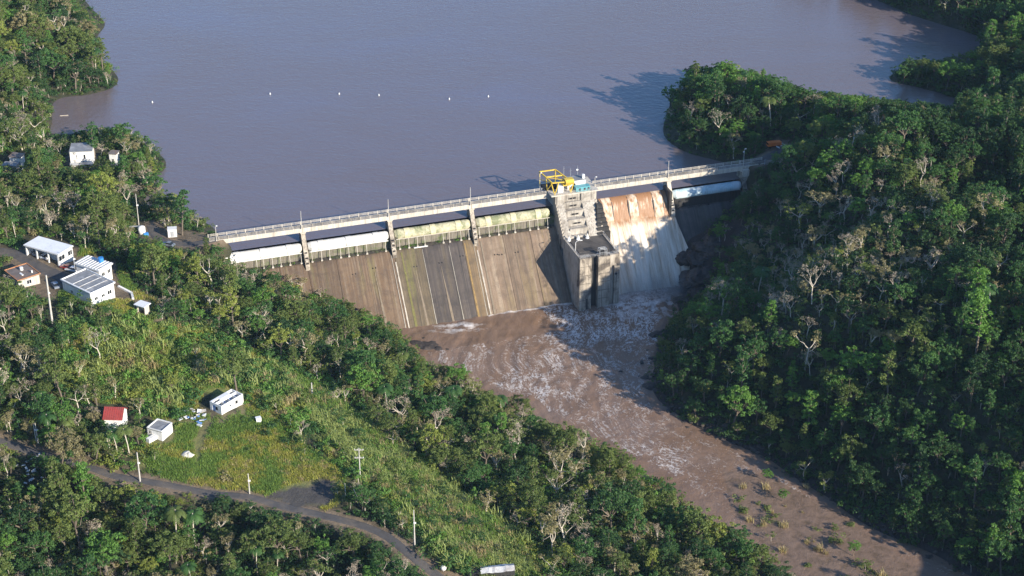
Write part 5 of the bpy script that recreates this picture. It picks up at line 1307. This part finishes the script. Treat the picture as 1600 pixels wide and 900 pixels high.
def frame_vis(x, y, z, h):
    u, v = pj(x, y, z+h*.6); return -15 < u < 1615 and -10 < v < 930
MARKS = [(60,60,'on the upper left shore of the lake'),(140,120,"at the upper left shore's tip"),(20,200,'above the small left cove'),(200,220,"on the wooded lake point"),(125,250,'around the lakeside house'),(20,290,"below the low houses at left"),(170,310,"above the white carport roof"),(290,340,"by the left bridge end"),
 (40,480,'below the rusty roofed house'),(150,490,'below the large grey roofed house'),(250,430,"between the striped roof and dam"),(380,430,"below the far left drum gate"),(520,480,'beside the left foot of the spillway'),(420,520,'on the slope left of the spillway'),(620,570,"by the shallow river rocks"),(720,640,'on the river bank facing the rapids'),
 (880,700,"on the left bank above the bend"),(1050,800,"on the left bank near the bar"),(1150,870,"bottom edge beside the muddy bar"),(850,800,"right of the lower grass strip"),(650,650,"between grass strip and river"),(30,600,"left border above the paired poles"),(100,640,'left of the red roofed house'),(210,690,"below the white cement house"),(260,580,"above the roofless house"),
 (60,760,'around the scrap heap at lower left'),(130,860,'in the lower left corner'),(300,850,'below the road in the lower left'),(480,850,'below the road bend left of centre'),(600,890,'at the bottom edge by the asphalt road'),(700,830,'beside the pole at the road bend'),(460,760,'around the dark clearing'),
 (1100,150,'at the tip of the right headland'),(1200,190,"on the right headland above the truck"),(1330,190,'along the ridge of the right headland'),(1500,220,'on the ridge near the right border'),(1450,110,'on the far small headland'),(1570,60,"on the upper right far shore"),(1590,170,'right of the narrow lake arm'),
 (1180,300,"below the right bridge end"),(1150,400,'above the dark rocks by the waterfall'),(1280,320,"on the sunny slope right of the bridge"),(1420,330,'high on the right hillside'),(1560,330,"high at the right border"),(1300,450,'in the middle of the right hillside'),(1450,470,"right of the right hillside's middle"),(1570,480,'at the right border of the hillside'),
 (1120,520,"above the upper river's right bank"),(1250,560,'on the shaded slope above the river'),(1400,600,'in the deep shade of the right slope'),(1560,640,'in the shade at the right border'),(1250,680,'low on the shaded right bank'),(1400,760,"at the right bank's shaded foot"),(1540,820,'in the lower right corner')]
MK = np.array([(a, b) for a, b, _ in MARKS], float)
def zone(u, v): return MARKS[int(np.argmin(((MK-[u, v])**2).sum(1)))][2]

trees = []; stuffT = []; bushes = []; canes = []; grassb = []
def rnd_pts(x0, x1, y0, y1, sp):
    X, Y = np.meshgrid(np.arange(x0, x1, sp), np.arange(y0, y1, sp*.92)); X = X+((np.arange(X.shape[0]) % 2)*sp/2)[:, None]
    X = (X+rng.uniform(-.42, .42, X.shape)*sp).ravel(); Y = (Y+rng.uniform(-.42, .42, Y.shape)*sp).ravel()
    return X, Y
def base_mask(X, Y, m=.4):
    Z = hgt(X, Y); s, t = w2st(X, Y)
    up = t < -1
    ok = np.where(up, Z > LB-.1, Z > RB+m)
    ok &= ~((s > -2) & (s < 205) & (t > -3.5) & (t < 2.5)) & ~((s > 3) & (s < 205) & (t > -7) & (t < 6.5)) & ~((s > 20) & (s < 166) & (t > -6) & (t < 30) & ~((s < 56) & (t > 9+(s-20)*.28)))
    return ok, Z
NB = {'broad': 8, 'tall': 5, 'sparse': 5, 'bare': 4, 'palm': 3}
X, Y = rnd_pts(-230, 300, 318, 900, 4.9)
ok, Z = base_mask(X, Y)
u, v = pj(X, Y, Z); ok &= (u > -90) & (u < 1800) & (v > -70) & (v < 1120)
ok &= ~((u > 1640) & (v < 100))
ok &= ~zone_near_road(X, Y, .5)
for pl in (MEADOW, CANE, PULLOFF, RUINYARD, TRUCKYARD): ok &= ~inpoly(u, v, pl)
shr = inpoly(u, v, SHRUBBY) | inpoly(u, v, HOUSEYARD)
ok &= ~(shr & (rng.random(len(X)) < .93)) & ~(inpoly(u, v, SCRUB) & (rng.random(len(X)) < .60))
X, Y, Z, u, v = X[ok], Y[ok], Z[ok], u[ok], v[ok]
pn = fbm(X/28., Y/28., 3, 77); pn2 = fbm(X/17., Y/17., 3, 78); pn3 = fbm(X/35., Y/35., 3, 79)
for i in range(len(X)):
    x, y, z = X[i], Y[i], Z[i]; right = u[i] > 1000 and not (v[i] > 700 and u[i] < 1260 and inpoly(u[i], v[i], [(1000,760),(1280,900),(1280,1100),(900,1100)])); q = rng.random()
    upleft = u[i] < 300 and v[i] < 215
    if right:
        pale = (np.exp(-(((u[i]-1290)/170)**2+((v[i]-430)/130)**2))*.95+.10) if v[i] < 620 else .06
        if v[i] > 60 and u[i] < 1200 and v[i] < 240: pale = .12
        ps, pb = pale*.62, pale*.38
    else:
        pale = .26+.42*sm(pn2[i], .42, .60); 
        if v[i] > 770 and u[i] < 330: pale *= .45
        if v[i] > 780 and 330 < u[i] < 720: pale = max(pale, .5)
        if upleft: pale *= .6
        ps, pb = pale*.74, pale*.26
    pp = .016 if not right else .006
    kind = 'sparse' if q < ps else 'bare' if q < ps+pb else 'palm' if q < ps+pb+pp else ('tall' if rng.random() < .27 else 'broad')
    g = pn[i]+rng.normal(0, .09); r_ = rng.random()
    if 1040 < u[i] < 1340 and 238 < v[i] < 640: sc_ = min(sc_, .72)
    if right and pale > .3 and kind in ('sparse', 'bare'): sc_ *= 1.25
    if kind == 'bare': tone = 'twiggy'
    elif kind == 'sparse': tone = 'tan leaved' if r_ < .42 else 'olive green' if r_ < .75 else 'yellow green' if r_ < .83 else 'deep green'
    elif kind == 'palm': tone = 'deep green' if r_ < .7 else 'olive green'
    elif right: tone = 'dark green' if g < .46 else 'deep green' if g < .57 else 'bright green' if r_ < .5 else 'olive green' if r_ < .8 else 'deep green'
    else: tone = 'dark green' if g < .36 else 'deep green' if g < .45 else 'olive green' if g < .58 else 'bright green' if r_ < .34 else 'yellow green' if r_ < .6 else 'tan leaved' if r_ < .72 else 'olive green'
    seed = int(rng.integers(NB[kind])); sc_ = (rng.uniform(.44, .92) if rng.random() < .84 else rng.uniform(.95, 1.4))*(1.0 if kind != 'palm' else 1.1)*(1.12 if kind in ('sparse', 'bare') else 1)
    if kind in ('broad', 'tall') and rng.random() < .08: sc_ *= 1.25
    hh = {'broad': 11.3, 'tall': 13.4, 'sparse': 9.5, 'bare': 9.5, 'palm': 10.5}[kind]; cr = {'broad': 4.6, 'tall': 3.2, 'sparse': 3.2, 'bare': 3.2, 'palm': 3}[kind]
    for tr_ in range(4):
        bl = blocked(x, y, z, hh*sc_, cr*sc_)
        if bl <= .06: break
        sc_ *= .74
        if tr_ == 1 and kind == 'tall': kind = 'broad'; seed %= 3; hh, cr = 11.3, 4.6
    if bl > .10 or sc_ < .30: continue
    trees.append((kind, seed, tone, x, y, z-.2, rng.uniform(0, 6.28), sc_, hh))
# hand placed notables: (u, v of the foot, kind, seed, tone, scale, label)
NOTE = [(700,745,'bare',3,'twiggy',.8,'pale bare tree at the river side edge of the tall grass'),(612,700,'sparse',2,'tan leaved',.62,'thin tan tree standing alone in the grass strip'),(560,690,'broad',6,'deep green',.42,'small round tree at the left edge of the grass strip'),(660,770,'broad',7,'olive green',.45,'small olive tree in the middle of the grass strip'),(740,830,'broad',2,'deep green',.42,'small green tree in the lower grass strip'),(72,752,'broad',2,'deep green',.72,'tree in front of the road below the paired poles'),(100,762,'broad',5,'olive green',.72,'olive tree hiding the road left of the scrap heap'),(132,765,'tall',0,'deep green',.58,'slim tree where the road comes out of the trees'),(345,812,'broad',1,'dark green',.62,'dark tree hiding the road below the meadow'),(378,816,'broad',4,'olive green',.6,'tree hiding the road left of the paved clearing'),(338,408,'broad',3,'deep green',.62,'green tree hiding the left end of the first gate'),(322,404,'tall',1,'olive green',.6,'slim tree under the left bridge end'),(247,318,'broad',1,'deep green',1.1,None),(285,368,'tall',0,'deep green',1.25,'tall green tree right at the left end of the bridge'),(268,352,'broad',2,'dark green',1.05,'dense dark tree between the white container and the lake'),
 (12,625,'bare',0,'twiggy',1.25,'tall bare grey tree at the left border'),(35,640,'bare',2,'twiggy',.8,'small bare tree right of the tall bare one at the left border'),
 (203,713,'palm',0,'olive green',1.05,'yellowish palm in front of the white cement house'),(184,708,'palm',1,'deep green',.9,'green palm below the red roofed house'),(80,695,'palm',2,'deep green',1.1,'green palm above the pair of poles at the left'),(105,690,'palm',0,'olive green',.9,'second green palm left of the red roofed house'),(65,655,'palm',1,'deep green',.9,'palm at the left below the bare grey trees'),
 (305,855,'palm',2,'deep green',1.15,'tall green palm standing below the road at lower left'),(302,925,'palm',1,'deep green',.95,'palm at the bottom edge left of centre'),
 (147,92,'palm',0,'deep green',1.0,'upper palm near the tip of the upper left shore'),(150,112,'palm',1,'deep green',1.1,'lower palm near the tip of the upper left shore'),
 (1545,500,'palm',2,'deep green',1.1,'palm on the right hillside near the border'),
 (770,745,'sparse',0,'tan leaved',1.35,'big pale sparse tree on the left bank facing the river'),(905,800,'bare',1,'twiggy',1.25,'large pale bare tree on the left bank above the bottom'),(600,565,'sparse',1,'tan leaved',1.2,'pale tan tree by the left foot of the spillway'),
 (1235,345,'sparse',2,'tan leaved',1.0,'large pale flat topped tree right of the bridge end'),(1205,380,'sparse',3,'tan leaved',.85,'pale sparse tree below the flat topped one'),(1255,400,'bare',3,'twiggy',.95,'grey bare tree on the sunny right slope'),(1325,520,'bare',0,'twiggy',1.3,'large bare tree in the middle of the right hillside'),(1395,560,'sparse',4,'tan leaved',1.3,'pale spreading tree on the right hillside above the shade'),
 (1125,220,'bare',2,'twiggy',1.2,'pale bare tree near the tip of the right headland'),(1100,625,'broad',3,'yellow green',.55,'single light green tree in the shade above the river'),
 (165,905,'broad',0,'bright green',1.45,'large bright green round tree at the lower left'),(95,845,'broad',4,'yellow green',.8,'yellowish tree left of the large bright green one'),
 (150,250,'tall',1,'deep green',1.1,'tall dark green tree beside the lakeside house'),(195,235,'broad',5,'deep green',1.15,'dense green tree on the lake point right of the lakeside house'),(185,310,'sparse',1,'tan leaved',1.1,'tan tree in front of the lake point'),(225,285,'bare',1,'twiggy',1.1,'brownish bare tree at the edge of the lake point')]
BAR = [(1197,752,.62,'upper small green tree standing on the muddy bar'),(1222,782,.66,'second small green tree standing on the muddy bar'),(1332,868,.72,'small green tree lower on the muddy bar'),(1205,845,.45,'low bush at the left edge of the muddy bar'),(1352,890,.5,'small bush beside the lowest tree of the muddy bar')]

KN = {'broad': ('broadleaf_tree', 'broadleaf tree', 'broadleaf trees'), 'tall': ('broadleaf_tree', 'narrow tall tree', 'broadleaf trees'), 'sparse': ('sparse_tree', 'thin crowned tree with pale limbs', 'pale limbed trees'), 'bare': ('bare_tree', 'bare branching tree', 'bare trees'), 'palm': ('palm_tree', 'palm', 'palms')}
def side(u): return 'on the left bank' if u < 1000 else 'on the right bank'
PEND = {}
def single(kind, seed, tone, x, y, z, rot, s, label=None, name=None, cat='tree', grp=None):
    nm, kw, gk = KN.get(kind, (name, None, None))
    bark = 'bark_dark' if kind in ('broad', 'tall') else 'bark_pale'
    o = bpy.data.objects.new(name or nm, None); col.objects.link(o); o.location = (x, y, z); o.rotation_euler = (rng.normal(0, .04), rng.normal(0, .04), rot); o.scale = (s, s, s*rng.uniform(.92, 1.08))
    u, v = pj(x, y, z+5*s)
    if label is None:
        sz = 'small' if s < .64 else 'large' if s > .86 else 'medium'
        kd = {'bare': 'bare grey tree', 'palm': f'{tone} palm', 'sparse': f'thin {tone} tree', 'tall': f'narrow {tone} tree', 'broad': f'round {tone} tree'}[kind].replace('tan leaved', 'tan')
        label = f'{sz} {kd} {zone(u, v)}'
        grp = f'{gk} {side(u)}' if v < 700 or u > 1000 else f'{gk} on the left bank'
        PEND.setdefault(label, []).append((u, o))
    tag(o, label, cat, grp)
    t_ = bpy.data.objects.new('trunk', proto(kind, seed, bark)[0]); c_ = bpy.data.objects.new('crown', crown_mesh(kind, seed, tone, bark))
    for q in (t_, c_): col.objects.link(q); q.parent = o
byk = {}
for t_ in trees: byk.setdefault(KN[t_[0]][0], []).append(t_)
rest = []
for nm, l in byk.items():
    vis = [t_ for t_ in l if frame_vis(t_[3], t_[4], t_[5], t_[8]*t_[7])]; inv = [t_ for t_ in l if not frame_vis(t_[3], t_[4], t_[5], t_[8]*t_[7])]
    size = lambda t_: -(t_[8]*t_[7])/(t_[4]*fw[1]+(t_[5]-H)*fw[2])
    vis.sort(key=size); cap = 285 if nm != 'palm_tree' else 250
    for t_ in vis[:cap]: single(*t_[:8])
    rest += vis[cap:]+inv
ORD = ['leftmost', 'second from left', 'third from left', 'fourth from left', 'fifth from left', 'sixth from left', 'seventh from left', 'eighth from left', 'ninth from left', 'tenth from left']
for lb_, l in PEND.items():
    if len(l) > 1:
        l.sort(key=lambda q: q[0])
        if len(l) == 12: l[11][1]['label'] = lb_+', last on the right'
        for k, (_, o) in enumerate(l): o['label'] = lb_+(', '+ORD[k] if k < 10 else ', eleventh from left' if k == 10 else ', furthest right' if k == len(l)-1 else ', far to the right')
NS = {}
for (uu, vv, k_, sd_, tn, s_, lb) in NOTE:
    p = place(uu, vv)
    single(k_, sd_, tn, p[0], p[1], p[2]-.2, rng.uniform(0, 6.28), s_, lb)
for uu, vv, s_, lb in BAR:
    p = at(uu, vv, RB+.1); single('broad' if s_ > .55 else 'sapling', int(rng.integers(3)), 'bright green' if s_ > .6 else 'olive green', p[0], p[1], RB-.6 if s_ > .55 else RB-.2, rng.uniform(0, 6), s_*.68 if s_ > .55 else s_*1.9, lb, 'young_tree' if s_ > .55 else 'bush', 'tree' if s_ > .55 else 'bush')
bk = lambda k: 'bark_dark' if k in ('broad', 'tall', 'shrub') else 'bark_pale'
scatter('forest', 'continuous green forest covering the banks and hillsides', [((t_[0], t_[1], t_[2], bk(t_[0])), *t_[3:8]) for t_ in rest])

# understorey everywhere on land
X, Y = rnd_pts(-230, 280, 318, 900, 2.35)
ok, Z = base_mask(X, Y, -.35); u, v = pj(X, Y, Z)
ok &= (u > -60) & (u < 1720) & (v > -60) & (v < 1010) & ~zone_near_road(X, Y, .2)
for pl in (PULLOFF, TRUCKYARD): ok &= ~inpoly(u, v, pl)
s, t = w2st(X, Y); ok &= ~((s > 158) & (s < 184) & (t > 0) & (t < 30) & (rng.random(len(X)) < .72))
ym = inpoly(u, v, MEADOW) | inpoly(u, v, RUINYARD) | inpoly(u, v, HOUSEYARD) | inpoly(u, v, DAMYARD) | inpoly(u, v, LAKEYARD)
for p in OPEN[3:13]: ok &= ~inpoly(u, v, p) | (rng.random(len(X)) < .12)
ok &= ~(ym & (rng.random(len(X)) < .94))
cz = inpoly(u, v, CANE); sz = inpoly(u, v, SHRUBBY) | (inpoly(u, v, SCRUB) & ~cz)
ok &= ~(cz & (rng.random(len(X)) < .50-.42*(fbm(X/9., Y/9., 3, 300) > .53)))
hs = [(at(px_, py_, 0)) for px_, py_ in ((182, 650), (250, 672), (350, 632))]
ok &= ~(inpoly(u, v, OPEN[13]) | inpoly(u, v, OPEN[14]) | inpoly(u, v, OPEN[15]))
pn = fbm(X/14., Y/14., 3, 177)
it = []
for i in np.nonzero(ok)[0]:
    right = u[i] > 1000 and v[i] < 700+(u[i]-1000)*.6; g = pn[i]+rng.normal(0, .10); q = rng.random()
    if sz[i]: tone = 'yellow green' if g > .62 else 'olive green' if g > .54 else 'bright green' if g > .42 or q < .3 else 'deep green'
    elif v[i] > 775 and 330 < u[i] < 700: tone = 'dark green' if g < .60 else 'deep green'  # darker leaf tone stands in for the shade between the trees
    elif right: tone = 'dark green' if g < .52 else 'deep green' if q < .6 else 'olive green'
    else: tone = 'dark green' if g < .40 else 'deep green' if g < .48 else 'olive green' if g < .6 else 'bright green' if q < .45 else 'yellow green' if q < .6 else 'tan leaved' if q < .72 else 'olive green'
    kd = 'cane' if (sz[i] and q < .22) else 'shrub' if q < (.95 if sz[i] else .75) else 'sapling'
    if kd == 'cane': tone = 'cane' if g < .6 else 'straw'
    sc_ = rng.uniform(.55, 1.35)*(.8 if cz[i] else 1.15 if sz[i] else 1)
    bl = blocked(X[i], Y[i], Z[i], 2.6*sc_, 1.4*sc_) if not (sz[i] or cz[i] or ym[i]) else 0
    if bl > .15: sc_ *= .5
    it.append(((kd, int(rng.integers(3)), tone, 'bark_dark' if kd != 'cane' else 'bark_pale'), X[i], Y[i], Z[i]-.15, rng.uniform(0, 6.28), sc_))
scatter('undergrowth', 'tangled bushes and creepers covering the ground', it)
# tall cane grass strip
X, Y = rnd_pts(-120, 120, 330, 620, 1.05); ok, Z = base_mask(X, Y); u, v = pj(X, Y, Z)
jx = (fbm(X/8, Y/8, 3, 6)-.5)*40; ok &= inpoly(u+jx, v+jx*.6, CANE) & ~zone_near_road(X, Y, .3)
g = fbm(X/12, Y/12, 3, 8)
scatter('tall_grass', 'tall pale green cane grass along the slope', [(('cane', int(rng.integers(3)), 'cane' if g[i]+rng.normal(0, .08) < .52 else 'straw' if rng.random() < .3 else 'green', 'bark_pale'), X[i], Y[i], Z[i], rng.uniform(0, 6.28), rng.uniform(.45, 1.05)) for i in np.nonzero(ok)[0]])
X, Y = rnd_pts(-140, 60, 330, 560, .78); ok, Z = base_mask(X, Y); u, v = pj(X, Y, Z)
jx = (fbm(X/8, Y/8, 3, 16)-.5)*30; ok &= (inpoly(u+jx, v+jx*.6, MEADOW) | inpoly(u, v, SHRUBBY) | inpoly(u, v, RUINYARD) | inpoly(u, v, HOUSEYARD)) & ~zone_near_road(X, Y, .1) & ~inpoly(u, v, PULLOFF)
ok &= ~inpoly(u, v, OPEN[13]) & ~inpoly(u, v, OPEN[14]) & ~inpoly(u, v, [(318,606),(386,606),(384,640),(352,652),(320,644)])
ok &= ~inpoly(u, v, [(300,690),(318,660),(330,662),(318,700),(308,735)])
ok &= ~(inpoly(u, v, RUINYARD) & (rng.random(len(X)) < .6))
for p in OPEN[3:13]: ok &= ~inpoly(u, v, p)
g = fbm(X/11, Y/11, 3, 18)+.10*(sm(v, 690, 740)-.5)
scatter('meadow_grass', 'short yellow green meadow grass', [(('grass', int(rng.integers(3)), 'green' if g[i]+rng.normal(0, .06) < .50 else 'yellow' if rng.random() < .82 else 'straw', 'bark_pale'), X[i], Y[i], Z[i], rng.uniform(0, 6.28), rng.uniform(.6, 1.25)) for i in np.nonzero(ok)[0]])
# low scrub and grass on the muddy bar
its = []
for k in range(46):
    uu = rng.uniform(1140, 1400); vv = 745+(uu-1140)*.58+rng.normal(0, 26)+20
    p = at(uu, vv, RB); its.append(((('shrub' if k % 3 else 'cane'), int(rng.integers(3)), 'olive green' if k % 3 else 'straw', 'bark_dark' if k % 3 else 'bark_pale'), p[0], p[1], RB-.1, rng.uniform(0, 6), rng.uniform(.25, .95)))
scatter('bar_scrub', 'low scrub and grass growing on the muddy bar', its)
print('trees', len(trees), 'rest', len(rest), 'bushes', len(it), 'objects', len(bpy.data.objects))


wd_ = []
for k in range(60):
    s_ = random.choice([random.uniform(63, 74), random.uniform(63, 90), random.uniform(33, 60), random.uniform(6, 30)]); x_, y_, z_ = st2w(s_, random.uniform(3.3, 4.3), -6.9)
    wd_.append((('shrub', random.randrange(3), random.choice(['bright green', 'olive green']), 'bark_dark'), x_, y_, z_, random.uniform(0, 6), random.uniform(.14, .38)))
scatter('ledge_weeds', 'small green weeds rooted on the ledge under the drum gates', wd_)

# ------------------------------------------------------------------ spray at the foot of the falls
x_, y_, _ = st2w(151, 26.5)
mi = MB().box(-19, 19, -9, 9, -.6, 11).build('spray_mist', None); mi.location = (x_, y_, RB); mi.rotation_euler = (0, 0, DANG)
mm = bpy.data.materials.new('spray'); mm.use_nodes = True; mt_ = mm.node_tree; mt_.nodes.remove(mt_.nodes['Principled BSDF']); nn_ = mt_.nodes.new
tc_ = nn_('ShaderNodeTexCoord'); mp_ = nn_('ShaderNodeMapping'); mp_.inputs['Scale'].default_value = (1/18., 1/8.5, 1/10.); gr_ = nn_('ShaderNodeTexGradient'); gr_.gradient_type = 'SPHERICAL'
nz_ = nn_('ShaderNodeTexNoise'); nz_.inputs['Scale'].default_value = .22; nz_.inputs['Detail'].default_value = 3
m1 = nn_('ShaderNodeMath'); m1.operation = 'MULTIPLY'; m2 = nn_('ShaderNodeMath'); m2.operation = 'MULTIPLY'; m2.inputs[1].default_value = .22; rp_ = nn_('ShaderNodeMapRange'); rp_.inputs[1].default_value = .35; rp_.inputs[2].default_value = .7
pv_ = nn_('ShaderNodeVolumePrincipled'); pv_.inputs['Color'].default_value = (.95, .93, .90, 1); lk_ = mt_.links.new
lk_(tc_.outputs['Object'], mp_.inputs[0]); lk_(mp_.outputs[0], gr_.inputs[0]); lk_(tc_.outputs['Object'], nz_.inputs['Vector']); lk_(nz_.outputs[0], rp_.inputs[0])
lk_(gr_.outputs['Fac'], m1.inputs[0]); lk_(rp_.outputs[0], m1.inputs[1]); lk_(m1.outputs[0], m2.inputs[0]); lk_(m2.outputs[0], pv_.inputs['Density']); lk_(pv_.outputs[0], mt_.nodes['Material Output'].inputs['Volume'])
mi.data.materials.append(mm); tag(mi, 'pale spray drifting at the foot of the waterfall', kind='stuff')

# ------------------------------------------------------------------ broken rock along the right water edge
bm = bmesh.new()
for k in range(420):
    i = rng.integers(2, len(shR)-1); f = rng.random(); a = shR[i]; b = shR[min(i+1, len(shR)-1)]
    x = a[0]+(b[0]-a[0])*f+rng.normal(0, 1.6); y = a[1]+(b[1]-a[1])*f+rng.normal(0, 1.6); z = max(float(hgt(x, y)), RB-.2)
    q = bmesh.ops.create_icosphere(bm, subdivisions=1, radius=rng.uniform(.25, 1.1), matrix=Matrix.Translation((x, y, z)) @ Matrix.Rotation(rng.uniform(0, 6), 4, 'Z') @ Matrix.Diagonal((rng.uniform(.7, 1.5), rng.uniform(.6, 1.1), rng.uniform(.35, .7), 1)))
    for w_ in q['verts']: w_.co += Vector(rng.normal(0, .09, 3))
me = bpy.data.meshes.new('shore_rubble'); bm.to_mesh(me); bm.free(); me.materials.append(M['rock'])
o = bpy.data.objects.new('shore_rubble', me); col.objects.link(o); tag(o, 'dark broken rock along the right edge of the river', kind='stuff')

# ------------------------------------------------------------------ thin bluish air volume, added to lift the shadows
hz = MB().box(-900, 900, -30, 2600, -60, 330).build('shadow_lift_haze', None)
hm = bpy.data.materials.new('shadow_lift_air'); hm.use_nodes = True; ht = hm.node_tree; ht.nodes.remove(ht.nodes['Principled BSDF'])
hv = ht.nodes.new('ShaderNodeVolumePrincipled'); hv.inputs['Color'].default_value = (.50, .72, 1., 1); hv.inputs['Density'].default_value = .000028
ht.links.new(hv.outputs[0], ht.nodes['Material Output'].inputs['Volume']); hz.data.materials.append(hm)
tag(hz, 'thin bluish air added over the valley to lift the shadows', kind='stuff')
